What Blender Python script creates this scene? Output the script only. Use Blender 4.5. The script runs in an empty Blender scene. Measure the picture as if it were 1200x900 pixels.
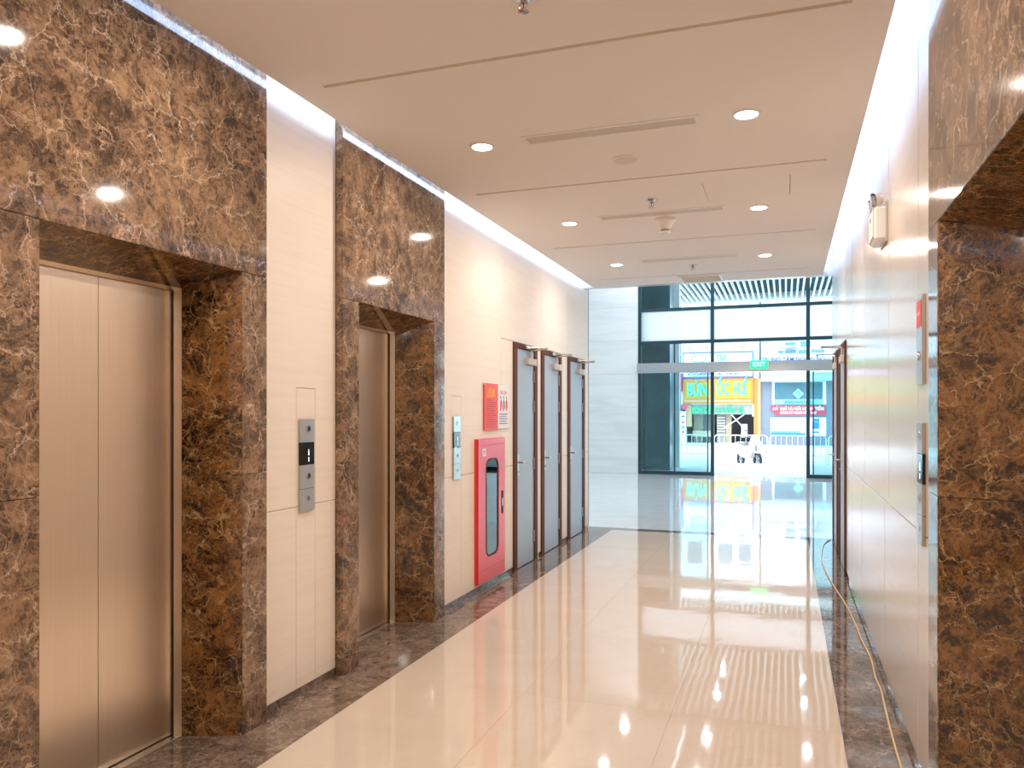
import bpy, bmesh, math, random
from mathutils import Vector, Matrix, Euler
random.seed(7)
R = math.radians
scene = bpy.context.scene
col = scene.collection

# ------------------------------------------------------------------ camera, world, exposure
CAM_H = 1.55
YAW = 19.43
cam_d = bpy.data.cameras.new('camera')
cam_d.sensor_width = 36.0
cam_d.lens = 27.3
cam_d.shift_y = 34.0 / 1200.0
cam_d.clip_start = 0.05
cam_d.clip_end = 500
cam = bpy.data.objects.new('camera', cam_d)
col.objects.link(cam)
cam.location = (0, 0, CAM_H)
cam.rotation_euler = (R(90), 0, R(YAW))
scene.camera = cam

world = bpy.data.worlds.new('world')
scene.world = world
world.use_nodes = True
bg = world.node_tree.nodes['Background']
bg.inputs['Color'].default_value = (0.80, 0.91, 1.0, 1)      # even, bright overcast sky
bg.inputs['Strength'].default_value = 3.8

vs = scene.view_settings
vs.view_transform = 'Standard'
vs.look = 'None'
vs.exposure = 0.62
vs.gamma = 1.0
vs.use_curve_mapping = False
try:
    cy = scene.cycles
    cy.max_bounces = 9
    cy.diffuse_bounces = 5
    cy.glossy_bounces = 4
    cy.transmission_bounces = 8
    cy.transparent_max_bounces = 16
    cy.sample_clamp_indirect = 8.0
    cy.use_denoising = True
    cy.caustics_reflective = False
    cy.caustics_refractive = False
except Exception:
    pass

WARM = (1.0, 0.865, 0.755)
COOL = (0.52, 0.69, 1.0)
DOWN_W = 10.0          # corridor downlight power
COVE_W = 2.1         # cove strip power per metre run / 10
LOBBY_W = 20.0

# ------------------------------------------------------------------ the place: main measures (metres)
XL, XR = -2.51, 0.541           # faces of the pale stone walls
XLM, XRM = -2.461, 0.505        # faces of the brown marble surrounds
CZ = 3.187                      # corridor ceiling
CE_L, CE_R = -2.37, 0.411       # ceiling edges (light coves beyond)
COVE_Z = 3.50
Y_BACK = -5.0
Y_END = 10.23                   # where the corridor opens to the lobby
YF = 19.8                       # glass facade
LZ = 6.1                        # lobby ceiling and porch soffit
LX0, LX1 = -6.5, 4.2            # lobby side walls
YS = 46.0                       # fronts of the shops across the street
SZ = -0.25                      # street level

def at(u, v, Y):
    """point on the plane y = Y that the photograph shows at pixel (u, v)"""
    x = (u - 600) / 910.0
    th = R(YAW)
    dx = x * math.cos(th) - math.sin(th)
    dy = x * math.sin(th) + math.cos(th)
    t = Y / dy
    return Vector((dx * t, Y, CAM_H + (484 - v) / 910.0 * t))

def floor_at(u, v, z=0.0):
    x = (u - 600) / 910.0
    th = R(YAW)
    t = (CAM_H - z) * 910.0 / (v - 484)
    return Vector(((x * math.cos(th) - math.sin(th)) * t, (x * math.sin(th) + math.cos(th)) * t, z))

# ------------------------------------------------------------------ materials
def new_mat(name):
    m = bpy.data.materials.new(name)
    m.use_nodes = True
    nt = m.node_tree
    return m, nt, nt.nodes['Principled BSDF']

def N(nt, kind, **kw):
    n = nt.nodes.new(kind)
    for k, v in kw.items():
        setattr(n, k, v)
    return n

def plain(name, rgb, rough=0.5, metal=0.0, var=0.04, scale=6.0, spec=None, bump=0.0):
    m, nt, b = new_mat(name)
    geo = N(nt, 'ShaderNodeNewGeometry')
    no = N(nt, 'ShaderNodeTexNoise')
    no.inputs['Scale'].default_value = scale
    no.inputs['Detail'].default_value = 4
    nt.links.new(geo.outputs['Position'], no.inputs['Vector'])
    mx = N(nt, 'ShaderNodeMix', data_type='RGBA')
    mx.inputs[6].default_value = (*[max(0, c * (1 - var)) for c in rgb], 1)
    mx.inputs[7].default_value = (*[min(1, c * (1 + var)) for c in rgb], 1)
    nt.links.new(no.outputs['Fac'], mx.inputs[0])
    nt.links.new(mx.outputs[2], b.inputs['Base Color'])
    b.inputs['Roughness'].default_value = rough
    b.inputs['Metallic'].default_value = metal
    if spec is not None:
        b.inputs['Specular IOR Level'].default_value = spec
    if bump:
        bp = N(nt, 'ShaderNodeBump')
        bp.inputs['Strength'].default_value = bump
        bp.inputs['Distance'].default_value = 0.01
        nt.links.new(no.outputs['Fac'], bp.inputs['Height'])
        nt.links.new(bp.outputs['Normal'], b.inputs['Normal'])
    return m

def emitter(name, rgb, strength):
    m, nt, b = new_mat(name)
    b.inputs['Base Color'].default_value = (*rgb, 1)
    b.inputs['Emission Color'].default_value = (*rgb, 1)
    b.inputs['Emission Strength'].default_value = strength
    return m

def slab_coords(nt, amount=17.0):
    """world position shifted by a random amount for each slab, so veins break at the joints"""
    geo = N(nt, 'ShaderNodeNewGeometry')
    oi = N(nt, 'ShaderNodeObjectInfo')
    mul = N(nt, 'ShaderNodeVectorMath', operation='SCALE')
    cmb = N(nt, 'ShaderNodeCombineXYZ')
    nt.links.new(oi.outputs['Random'], cmb.inputs[0])
    nt.links.new(oi.outputs['Random'], cmb.inputs[1])
    nt.links.new(oi.outputs['Random'], cmb.inputs[2])
    nt.links.new(cmb.outputs[0], mul.inputs[0])
    mul.inputs['Scale'].default_value = amount
    add = N(nt, 'ShaderNodeVectorMath', operation='ADD')
    nt.links.new(geo.outputs['Position'], add.inputs[0])
    nt.links.new(mul.outputs[0], add.inputs[1])
    return add.outputs[0]

def ramp(nt, fac, stops):
    r = N(nt, 'ShaderNodeValToRGB')
    e = r.color_ramp.elements
    while len(e) < len(stops):
        e.new(0.5)
    for i, (p, c) in enumerate(stops):
        e[i].position = p
        e[i].color = (*c, 1) if len(c) == 3 else c
    nt.links.new(fac, r.inputs[0])
    return r.outputs[0]

def mixc(nt, fac, a, b, mode='MIX'):
    mx = N(nt, 'ShaderNodeMix', data_type='RGBA', blend_type=mode)
    for i, s in ((0, fac), (6, a), (7, b)):
        if isinstance(s, (int, float)):
            mx.inputs[i].default_value = s
        elif isinstance(s, tuple):
            mx.inputs[i].default_value = (*s, 1)
        else:
            nt.links.new(s, mx.inputs[i])
    return mx.outputs[2]

def brown_marble(name, dark, mid, tan, vein, scale=1.0, tan_at=0.62, rough=0.07, gate=0.0):
    m, nt, b = new_mat(name)
    p = slab_coords(nt)
    nd = N(nt, 'ShaderNodeTexNoise')
    nd.inputs['Scale'].default_value = 3.2 * scale
    nd.inputs['Detail'].default_value = 7
    nd.inputs['Roughness'].default_value = 0.66
    nt.links.new(p, nd.inputs['Vector'])
    sub = N(nt, 'ShaderNodeVectorMath', operation='SUBTRACT')
    nt.links.new(nd.outputs['Color'], sub.inputs[0])
    sub.inputs[1].default_value = (0.5, 0.5, 0.5)
    sc = N(nt, 'ShaderNodeVectorMath', operation='SCALE')
    nt.links.new(sub.outputs[0], sc.inputs[0])
    sc.inputs['Scale'].default_value = 0.27 / scale
    ad = N(nt, 'ShaderNodeVectorMath', operation='ADD')
    nt.links.new(p, ad.inputs[0])
    nt.links.new(sc.outputs[0], ad.inputs[1])
    q = ad.outputs[0]
    def vor(s):
        v = N(nt, 'ShaderNodeTexVoronoi', feature='DISTANCE_TO_EDGE')
        v.inputs['Scale'].default_value = s * scale
        nt.links.new(q, v.inputs['Vector'])
        return v.outputs['Distance']
    def noise(s, detail=6, rgh=0.6, vec=q):
        n = N(nt, 'ShaderNodeTexNoise')
        n.inputs['Scale'].default_value = s * scale
        n.inputs['Detail'].default_value = detail
        n.inputs['Roughness'].default_value = rgh
        nt.links.new(vec, n.inputs['Vector'])
        return n.outputs['Fac']
    big = noise(2.4, 3)
    fine = noise(11, 6, 0.72)
    grain = noise(52, 3, 0.7)
    def madd(x_, k_, add_=None):
        m_ = N(nt, 'ShaderNodeMath', operation='MULTIPLY_ADD')
        nt.links.new(x_, m_.inputs[0]); m_.inputs[1].default_value = k_
        if add_ is None:
            m_.inputs[2].default_value = 0.0
        else:
            nt.links.new(add_, m_.inputs[2])
        return m_.outputs[0]
    mixn = madd(fine, 0.52, madd(grain, 0.28, madd(big, 0.32)))
    base = ramp(nt, mixn, [(0.46, dark), (0.555, mid), (tan_at, tan)])
    # broken pebbly cells outlined in tan, at three sizes, each in its own zones
    def web(s, w, gate_scale, g0, g1, amt, seed):
        ww = ramp(nt, vor(s), [(0.0, (1, 1, 1)), (w * 0.4, (0.45, 0.45, 0.45)), (w, (0, 0, 0))])
        gg = ramp(nt, noise(gate_scale, 3, 0.6), [(g0 + gate, (0, 0, 0)), (g1 + gate, (amt, amt, amt))])
        return mixc(nt, 1.0, ww, gg, 'MULTIPLY')
    c1 = mixc(nt, web(11, 0.10, 5.0, 0.44, 0.62, 0.80, 1), base, tan)
    c1 = mixc(nt, web(25, 0.15, 6.5, 0.46, 0.62, 0.80, 2), c1, tan)
    c1 = mixc(nt, web(55, 0.15, 8.0, 0.48, 0.62, 0.75, 3), c1, tan)
    c2 = mixc(nt, web(6.0, 0.026, 7.0, 0.47, 0.60, 0.85, 4), c1, vein)
    c3 = mixc(nt, web(19, 0.05, 10.0, 0.54, 0.66, 0.9, 5), c2, vein)
    nt.links.new(c3, b.inputs['Base Color'])
    b.inputs['Roughness'].default_value = rough
    b.inputs['Specular IOR Level'].default_value = 0.55
    return m

def pale_stone(name, base, streak, rough=0.12, sx=(1.2, 1.2, 26.0), amount=0.6, bump=0.0):
    m, nt, b = new_mat(name)
    p = slab_coords(nt)
    mp = N(nt, 'ShaderNodeMapping')
    mp.inputs['Scale'].default_value = sx
    nt.links.new(p, mp.inputs['Vector'])
    n = N(nt, 'ShaderNodeTexNoise')
    n.inputs['Scale'].default_value = 1.0
    n.inputs['Detail'].default_value = 7
    n.inputs['Roughness'].default_value = 0.62
    n.inputs['Distortion'].default_value = 0.5
    nt.links.new(mp.outputs[0], n.inputs['Vector'])
    f = ramp(nt, n.outputs['Fac'], [(0.44, (0, 0, 0)), (0.72, (amount, amount, amount))])
    nt.links.new(mixc(nt, f, base, streak), b.inputs['Base Color'])
    b.inputs['Roughness'].default_value = rough
    if bump:
        geo = N(nt, 'ShaderNodeNewGeometry')
        nb = N(nt, 'ShaderNodeTexNoise')
        nb.inputs['Scale'].default_value = 2.2
        nb.inputs['Detail'].default_value = 1
        nt.links.new(geo.outputs['Position'], nb.inputs['Vector'])
        bp = N(nt, 'ShaderNodeBump')
        bp.inputs['Strength'].default_value = 1.0
        bp.inputs['Distance'].default_value = bump
        nt.links.new(nb.outputs['Fac'], bp.inputs['Height'])
        nt.links.new(bp.outputs['Normal'], b.inputs['Normal'])
    return m

def floor_marble(name, base, vein, cloud, rough=0.04, bump=0.0012):
    m, nt, b = new_mat(name)
    p = slab_coords(nt, 9.0)
    n1 = N(nt, 'ShaderNodeTexNoise')
    n1.inputs['Scale'].default_value = 2.0
    n1.inputs['Detail'].default_value = 8
    n1.inputs['Distortion'].default_value = 1.2
    nt.links.new(p, n1.inputs['Vector'])
    c = mixc(nt, ramp(nt, n1.outputs['Fac'], [(0.35, (0, 0, 0)), (0.7, (0.6, 0.6, 0.6))]), base, cloud)
    n2 = N(nt, 'ShaderNodeTexNoise')
    n2.inputs['Scale'].default_value = 3.4
    n2.inputs['Detail'].default_value = 6
    n2.inputs['Distortion'].default_value = 1.6
    nt.links.new(p, n2.inputs['Vector'])
    vn = ramp(nt, n2.outputs['Fac'], [(0.485, (0, 0, 0)), (0.5, (0.14, 0.14, 0.14)), (0.515, (0, 0, 0))])
    c = mixc(nt, vn, c, vein)
    nt.links.new(c, b.inputs['Base Color'])
    b.inputs['Roughness'].default_value = rough
    b.inputs['Specular IOR Level'].default_value = 0.6
    geo = N(nt, 'ShaderNodeNewGeometry')
    nb = N(nt, 'ShaderNodeTexNoise')
    nb.inputs['Scale'].default_value = 2.6
    nb.inputs['Detail'].default_value = 1.5
    nt.links.new(geo.outputs['Position'], nb.inputs['Vector'])
    bp = N(nt, 'ShaderNodeBump')
    bp.inputs['Strength'].default_value = 1.0
    bp.inputs['Distance'].default_value = bump
    nt.links.new(nb.outputs['Fac'], bp.inputs['Height'])
    nt.links.new(bp.outputs['Normal'], b.inputs['Normal'])
    return m

def brushed(name, rgb, rough=0.3, aniso=0.7, stretch=(220, 220, 1.5)):
    m, nt, b = new_mat(name)
    geo = N(nt, 'ShaderNodeNewGeometry')
    mp = N(nt, 'ShaderNodeMapping')
    mp.inputs['Scale'].default_value = stretch
    nt.links.new(geo.outputs['Position'], mp.inputs['Vector'])
    n = N(nt, 'ShaderNodeTexNoise')
    n.inputs['Scale'].default_value = 1.0
    n.inputs['Detail'].default_value = 3
    nt.links.new(mp.outputs[0], n.inputs['Vector'])
    c = mixc(nt, n.outputs['Fac'], tuple(x * 0.93 for x in rgb), tuple(min(1, x * 1.06) for x in rgb))
    nt.links.new(c, b.inputs['Base Color'])
    b.inputs['Metallic'].default_value = 1.0
    b.inputs['Roughness'].default_value = rough
    b.inputs['Anisotropic'].default_value = aniso
    return m

def clear_glass(name, tint, refl=1.0):
    m = bpy.data.materials.new(name)
    m.use_nodes = True
    nt = m.node_tree
    nt.nodes.clear()
    out = N(nt, 'ShaderNodeOutputMaterial')
    tr = N(nt, 'ShaderNodeBsdfTransparent')
    tr.inputs['Color'].default_value = (*tint, 1)
    gl = N(nt, 'ShaderNodeBsdfGlossy')
    gl.inputs['Roughness'].default_value = 0.01
    fr = N(nt, 'ShaderNodeFresnel')
    fr.inputs['IOR'].default_value = 1.45
    mu = N(nt, 'ShaderNodeMath', operation='MULTIPLY')
    mu.inputs[1].default_value = refl
    mx = N(nt, 'ShaderNodeMixShader')
    nt.links.new(fr.outputs[0], mu.inputs[0])
    nt.links.new(mu.outputs[0], mx.inputs[0])
    nt.links.new(tr.outputs[0], mx.inputs[1])
    nt.links.new(gl.outputs[0], mx.inputs[2])
    nt.links.new(mx.outputs[0], out.inputs[0])
    return m

def frosted_glass(name, rgb):
    m = bpy.data.materials.new(name)
    m.use_nodes = True
    nt = m.node_tree
    nt.nodes.clear()
    out = N(nt, 'ShaderNodeOutputMaterial')
    tl = N(nt, 'ShaderNodeBsdfTranslucent')
    tl.inputs['Color'].default_value = (*rgb, 1)
    tr = N(nt, 'ShaderNodeBsdfTransparent')
    tr.inputs['Color'].default_value = (*rgb, 1)
    mx = N(nt, 'ShaderNodeMixShader')
    mx.inputs[0].default_value = 0.18
    nt.links.new(tl.outputs[0], mx.inputs[1])
    nt.links.new(tr.outputs[0], mx.inputs[2])
    nt.links.new(mx.outputs[0], out.inputs[0])
    return m

M = {}
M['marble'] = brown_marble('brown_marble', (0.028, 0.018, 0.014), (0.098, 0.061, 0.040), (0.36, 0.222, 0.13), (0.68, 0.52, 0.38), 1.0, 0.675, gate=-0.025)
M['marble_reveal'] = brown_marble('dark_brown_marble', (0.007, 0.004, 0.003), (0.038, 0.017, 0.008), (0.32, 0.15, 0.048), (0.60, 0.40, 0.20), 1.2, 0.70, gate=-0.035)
M['marble_floor'] = brown_marble('brown_floor_marble', (0.060, 0.044, 0.035), (0.13, 0.092, 0.070), (0.31, 0.225, 0.165), (0.52, 0.44, 0.37), 1.1, 0.68, 0.05)
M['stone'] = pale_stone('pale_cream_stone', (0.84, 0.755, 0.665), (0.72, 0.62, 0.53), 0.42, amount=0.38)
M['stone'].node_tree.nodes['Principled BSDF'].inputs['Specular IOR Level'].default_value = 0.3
M['stone_gloss_shaded'] = pale_stone('shaded_polished_cream_stone', (0.64, 0.56, 0.495), (0.57, 0.48, 0.41), 0.18, amount=0.3)  # same stone as the left wall; this side's dimmer light put into the colour
M['stone_gloss_shaded'].node_tree.nodes['Principled BSDF'].inputs['Specular IOR Level'].default_value = 0.26
M['lobby_stone'] = pale_stone('pale_grey_stone', (0.80, 0.82, 0.82), (0.62, 0.66, 0.68), 0.15, (0.5, 0.5, 5.0), 0.7)
M['cream_floor'] = floor_marble('cream_floor_marble', (0.72, 0.61, 0.50), (0.56, 0.42, 0.30), (0.67, 0.545, 0.43))
M['lobby_floor'] = floor_marble('pale_lobby_marble', (0.74, 0.76, 0.76), (0.52, 0.55, 0.56), (0.64, 0.67, 0.69), 0.035, 0.0009)
M['grout'] = plain('grout', (0.58, 0.49, 0.40), 0.6)
M['grout_dark'] = plain('dark_grout', (0.20, 0.15, 0.11), 0.6)
M['core'] = plain('wall_core', (0.30, 0.26, 0.22), 0.8)
M['ceiling'] = plain('ceiling_paint', (0.86, 0.83, 0.795), 0.75, var=0.01)
M['cove'] = plain('cove_paint', (0.86, 0.87, 0.88), 0.8, var=0.01)
M['slot'] = plain('slot_paint', (0.66, 0.57, 0.47), 0.8)
M['white_paint'] = plain('white_paint', (0.82, 0.82, 0.82), 0.6, var=0.01)
M['steel_door'] = brushed('brushed_door_steel', (0.86, 0.75, 0.62), 0.30, 0.5)
M['steel'] = brushed('satin_steel', (0.62, 0.60, 0.57), 0.28, 0.3)
M['steel_band'] = brushed('header_steel', (0.50, 0.52, 0.53), 0.16, 0.3, (1.5, 220, 220))
M['dark_gap'] = plain('dark_gap', (0.015, 0.013, 0.012), 0.7)
M['black_gloss'] = plain('black_display', (0.008, 0.008, 0.009), 0.08)
M['fire_door'] = plain('grey_door_paint', (0.33, 0.375, 0.46), 0.38, var=0.02)
M['door_frame'] = plain('brown_steel_frame', (0.115, 0.042, 0.020), 0.6, spec=0.15)
M['red_paint'] = plain('red_cabinet_paint', (0.72, 0.030, 0.028), 0.28, var=0.02)
M['red_print'] = plain('red_print', (0.80, 0.075, 0.035), 0.45, var=0.02)
M['red_dark_print'] = plain('dark_red_print', (0.50, 0.022, 0.014), 0.5)
M['yellow_print'] = plain('yellow_print', (0.95, 0.72, 0.06), 0.5)
M['paper'] = plain('white_paper', (0.82, 0.83, 0.88), 0.5, var=0.01)
M['ink'] = plain('blue_grey_ink', (0.12, 0.13, 0.26), 0.6)
M['ink_pale'] = plain('pale_ink', (0.42, 0.44, 0.55), 0.6)
M['white_plastic'] = plain('white_plastic', (0.80, 0.78, 0.74), 0.35, var=0.01)
M['grey_plastic'] = plain('grey_plastic', (0.52, 0.47, 0.40), 0.5)
M['beige_grille'] = plain('beige_grille', (0.74, 0.68, 0.59), 0.5)
M['lens'] = clear_glass('clear_lens', (0.86, 0.86, 0.86))
M['pane'] = clear_glass('cabinet_pane', (0.80, 0.86, 0.86))
M['glass'] = clear_glass('facade_glass', (0.80, 0.93, 0.95))
M['frosted'] = frosted_glass('frosted_glass', (0.90, 0.96, 0.99))
M['frame_dark'] = plain('teal_black_frame', (0.008, 0.045, 0.060), 0.35)
M['hose'] = plain('white_hose', (0.72, 0.72, 0.70), 0.7)
M['tinted_stone'] = pale_stone('glass_tinted_dark_stone', (0.006, 0.050, 0.066), (0.03, 0.11, 0.13), 0.2, (1.5, 1.5, 2.0), 0.8)  # dark marble, with the teal cast of the glass put into its colour
M['slat'] = plain('white_slat', (0.85, 0.84, 0.83), 0.5, var=0.01)
M['plenum'] = plain('dark_plenum', (0.012, 0.055, 0.080), 0.8)
M['pavement'] = plain('pale_pavement', (0.78, 0.78, 0.78), 0.6)
M['road'] = plain('pale_road', (0.74, 0.75, 0.76), 0.8)
M['barrier'] = plain('white_barrier_paint', (0.86, 0.86, 0.88), 0.4)
M['cord'] = plain('yellow_cord', (0.80, 0.56, 0.30), 0.5)
M['cord_plug'] = plain('black_plug', (0.03, 0.03, 0.03), 0.5)
M['lamp_face'] = emitter('lamp_face', (1.0, 0.93, 0.84), 9.0)
M['lobby_lamp_face'] = emitter('lobby_lamp_face', (0.86, 0.93, 1.0), 14.0)
M['led'] = emitter('led_strip', COOL, 2.0)
M['exit_green'] = emitter('exit_green', (0.02, 0.80, 0.26), 0.9)
M['exit_white'] = emitter('exit_white', (0.75, 1.0, 0.85), 1.0)
M['digit'] = emitter('display_digit', (0.9, 0.95, 1.0), 1.6)

# ------------------------------------------------------------------ mesh helpers
class MB:
    """collects simple solids and links them as one mesh object"""
    def __init__(self):
        self.bm = bmesh.new()
    def box(self, x0, x1, y0, y1, z0, z1, bev=0.0):
        b = bmesh.new()
        r = bmesh.ops.create_cube(b, size=1.0)
        bmesh.ops.scale(b, vec=(abs(x1 - x0), abs(y1 - y0), abs(z1 - z0)), verts=b.verts)
        bmesh.ops.translate(b, vec=((x0 + x1) / 2, (y0 + y1) / 2, (z0 + z1) / 2), verts=b.verts)
        if bev:
            bmesh.ops.bevel(b, geom=b.edges[:], offset=bev, segments=1, affect='EDGES', profile=0.5)
        self._merge(b)
        return self
    def prism(self, pts, n):
        """closed solid from two parallel loops: pts = 2n points, first n then the other n"""
        vs_ = [self.bm.verts.new(p) for p in pts]
        self.bm.faces.new(vs_[:n][::-1])
        self.bm.faces.new(vs_[n:])
        for i in range(n):
            j = (i + 1) % n
            self.bm.faces.new((vs_[i], vs_[j], vs_[n + j], vs_[n + i]))
        return self
    def cyl(self, p0, p1, r0, r1=None, seg=16, caps=True):
        r1 = r0 if r1 is None else r1
        p0, p1 = Vector(p0), Vector(p1)
        d = (p1 - p0)
        q = d.to_track_quat('Z', 'Y')
        a, b_ = [], []
        for i in range(seg):
            t = 2 * math.pi * i / seg
            o = Vector((math.cos(t), math.sin(t), 0))
            a.append(self.bm.verts.new(p0 + q @ (o * r0)))
            b_.append(self.bm.verts.new(p1 + q @ (o * r1)))
        for i in range(seg):
            j = (i + 1) % seg
            self.bm.faces.new((a[i], a[j], b_[j], b_[i]))
        if caps:
            self.bm.faces.new(a[::-1])
            self.bm.faces.new(b_)
        return self
    def tube(self, pts, r, seg=8):
        for a, b_ in zip(pts[:-1], pts[1:]):
            self.cyl(a, b_, r, seg=seg)
        return self
    def lathe(self, prof, c=(0, 0, 0), seg=24):
        """profile of (radius, z)"""
        rings = []
        for r, z in prof:
            rings.append([self.bm.verts.new((c[0] + r * math.cos(2 * math.pi * i / seg), c[1] + r * math.sin(2 * math.pi * i / seg), c[2] + z)) for i in range(seg)])
        for A, B in zip(rings[:-1], rings[1:]):
            for i in range(seg):
                j = (i + 1) % seg
                self.bm.faces.new((A[i], A[j], B[j], B[i]))
        for ring in (rings[0], rings[-1]):
            try:
                self.bm.faces.new(ring)
            except Exception:
                pass
        return self
    def _merge(self, b):
        me = bpy.data.meshes.new('tmp')
        b.to_mesh(me)
        b.free()
        self.bm.from_mesh(me)
        bpy.data.meshes.remove(me)
    def build(self, name, mat, parent=None, smooth=False, loc=None):
        bmesh.ops.recalc_face_normals(self.bm, faces=self.bm.faces[:])
        me = bpy.data.meshes.new(name)
        self.bm.to_mesh(me)
        self.bm.free()
        me.materials.append(M[mat] if isinstance(mat, str) else mat)
        if smooth:
            for p in me.polygons:
                p.use_smooth = True
            try:
                me.set_sharp_from_angle(angle=R(35))
            except Exception:
                pass
        o = bpy.data.objects.new(name, me)
        col.objects.link(o)
        if parent is not None:
            o.parent = parent
        if loc is not None:
            o.location = loc
        return o

def box(name, mat, parent, x0, x1, y0, y1, z0, z1, bev=0.0):
    return MB().box(x0, x1, y0, y1, z0, z1, bev).build(name, mat, parent)

def tag(o, label=None, cat=None, group=None, kind=None):
    if label: o['label'] = label
    if cat: o['category'] = cat
    if group: o['group'] = group
    if kind: o['kind'] = kind
    return o

def empty(name, loc=(0, 0, 0), rz=0.0):
    o = bpy.data.objects.new(name, None)
    o.empty_display_size = 0.1
    col.objects.link(o)
    o.location = loc
    o.rotation_euler = (0, 0, rz)
    return o

def kids(o):
    return [c for c in bpy.data.objects if c.parent == o]

def copy_tree(o, parent=None):
    c = o.copy()
    col.objects.link(c)
    c.parent = parent
    for ch in kids(o):
        copy_tree(ch, c)
    return c

def text(name, body, mat, parent, loc, size, rot, width=None, extrude=0.002, align='CENTER', bold=0.0):
    cu = bpy.data.curves.new(name, 'FONT')
    cu.body = body
    cu.size = size
    cu.extrude = extrude
    cu.offset = bold * size
    cu.align_x = align
    cu.align_y = 'CENTER'
    cu.resolution_u = 3
    cu.materials.append(M[mat])
    o = bpy.data.objects.new(name, cu)
    col.objects.link(o)
    bpy.context.view_layer.update()
    me = bpy.data.meshes.new_from_object(o.evaluated_get(bpy.context.evaluated_depsgraph_get()))
    bpy.data.objects.remove(o)
    if not me.materials:
        me.materials.append(M[mat])
    if width:
        xs_ = [v.co.x for v in me.vertices]
        w = max(xs_) - min(xs_)
        for v in me.vertices:
            v.co.x *= width / w
    o = bpy.data.objects.new(name, me)
    col.objects.link(o)
    o.parent = parent
    o.location = loc
    o.rotation_euler = rot
    return o

FACE_PX = (R(90), 0, R(90))     # lettering on a surface that faces +X
FACE_NY = (R(90), 0, 0)         # lettering on a surface that faces -Y

def area(parent, loc, sx, sy, power, color, rot=(0, 0, 0), spread=180, shape='RECTANGLE', name='lamp_light'):
    l = bpy.data.lights.new(name, 'AREA')
    l.shape = shape
    l.size = sx
    if shape in ('RECTANGLE', 'ELLIPSE'):
        l.size_y = sy
    l.energy = power
    l.color = color
    l.spread = R(spread)
    o = bpy.data.objects.new(name, l)
    col.objects.link(o)
    o.parent = parent
    o.location = loc
    o.rotation_euler = rot
    return o

# ------------------------------------------------------------------ floor
fl = box('floor', 'grout', None, LX0, LX1, Y_BACK, YF + 0.12, -0.12, -0.004)
tag(fl, 'polished cream marble floor with brown border along the corridor', 'floor', kind='structure')
J = 0.0006
def tile(mat, x0, x1, y0, y1, name='floor_tile', z1=0.0):
    return box(name, mat, fl, x0 + J, x1 - J, y0 + J, y1 - J, z1 - 0.012, z1)
FX0, FX1 = -2.182, 0.256
Y_BAND = 10.16
ny = 12
ts = (FX1 - FX0) / 3
yy = Y_BAND - 0.0
rows = []
y = Y_BAND
while y > Y_BACK + 0.01:
    rows.append((max(Y_BACK, y - ts * 1.5), y))
    y -= ts * 1.5
for y0, y1 in rows:
    for i in range(3):
        tile('cream_floor', FX0 + i * ts, FX0 + (i + 1) * ts, y0, y1)
y = Y_BAND + 0.2
while y > Y_BACK + 0.01:
    y0 = max(Y_BACK, y - 0.82)
    tile('marble_floor', XL - 0.02, FX0, y0, y, 'border_tile')
    tile('marble_floor', FX1, XR + 0.02, y0, y, 'border_tile')
    y -= 0.82
x = FX0
while x < FX1 - 0.01:
    tile('marble_floor', x, x + ts, Y_BAND, Y_BAND + 0.2, 'border_tile')
    x += ts
y = Y_BAND + 0.2
while y < YF:
    y1 = min(y + 1.2, YF + 0.1)
    x = LX0
    while x < LX1 - 0.01:
        tile('lobby_floor', x, min(x + 1.19, LX1), y, y1, 'lobby_tile')
        x += 1.19
    y = y1

# ------------------------------------------------------------------ corridor walls
TOP = COVE_Z
LEFT_HOLES = [(1.83, 3.27, 3.6), (3.983, 5.426, 3.6), (7.14, 7.90, 2.25), (8.05, 8.85, 2.25), (9.14, 9.97, 2.25)]
RIGHT_HOLES = [(1.83, 3.27, 3.6), (8.02, 8.92, 2.25), (9.2, 10.1, 2.25)]
def backing(xa, xb, holes, yend):
    b = MB()
    y = Y_BACK
    for h0, h1, hz in holes:
        b.box(xa, xb, y, h0, 0, TOP)
        if hz < TOP:
            b.box(xa, xb, h0, h1, hz, TOP)
        else:
            b.box(xa, xb, h0, h1, 2.3, TOP)
        y = h1
    b.box(xa, xb, y, yend, 0, TOP)
    return b
wl = backing(-2.95, XL - 0.024, LEFT_HOLES, Y_END - 0.03).build('wall_left', 'core')
tag(wl, 'cream stone panelled wall on the side of the three grey doors', 'wall', kind='structure')
wr = backing(XR + 0.024, 0.99, RIGHT_HOLES, 10.37).build('wall_right', 'core')
tag(wr, 'polished cream stone panelled wall with the emergency light', 'wall', kind='structure')

G = 0.0018
def panel_l(y0, y1, z0, z1):
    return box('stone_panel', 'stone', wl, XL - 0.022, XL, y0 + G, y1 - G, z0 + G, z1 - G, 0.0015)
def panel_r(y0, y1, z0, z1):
    return box('stone_panel', 'stone_gloss_shaded', wr, XR, XR + 0.022, y0 + 0.004, y1 - 0.004, z0 + G, z1 - G, 0.003)
SK = 0.045
def notched_panel(y0, y1, p0, p1, z0, zn, z1):
    y0, y1, p0, p1, z0, zn, z1 = y0 + G, y1 - G, p0 - G, p1 + G, z0 + G, zn + G, z1 - G
    lp = [(y0, z0), (p0, z0), (p0, zn), (p1, zn), (p1, z0), (y1, z0), (y1, z1), (y0, z1)]
    return MB().prism([(XL - 0.022, a, c) for a, c in lp] + [(XL, a, c) for a, c in lp], 8).build('stone_panel', 'stone', wl)
HJ = 1.04
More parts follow.
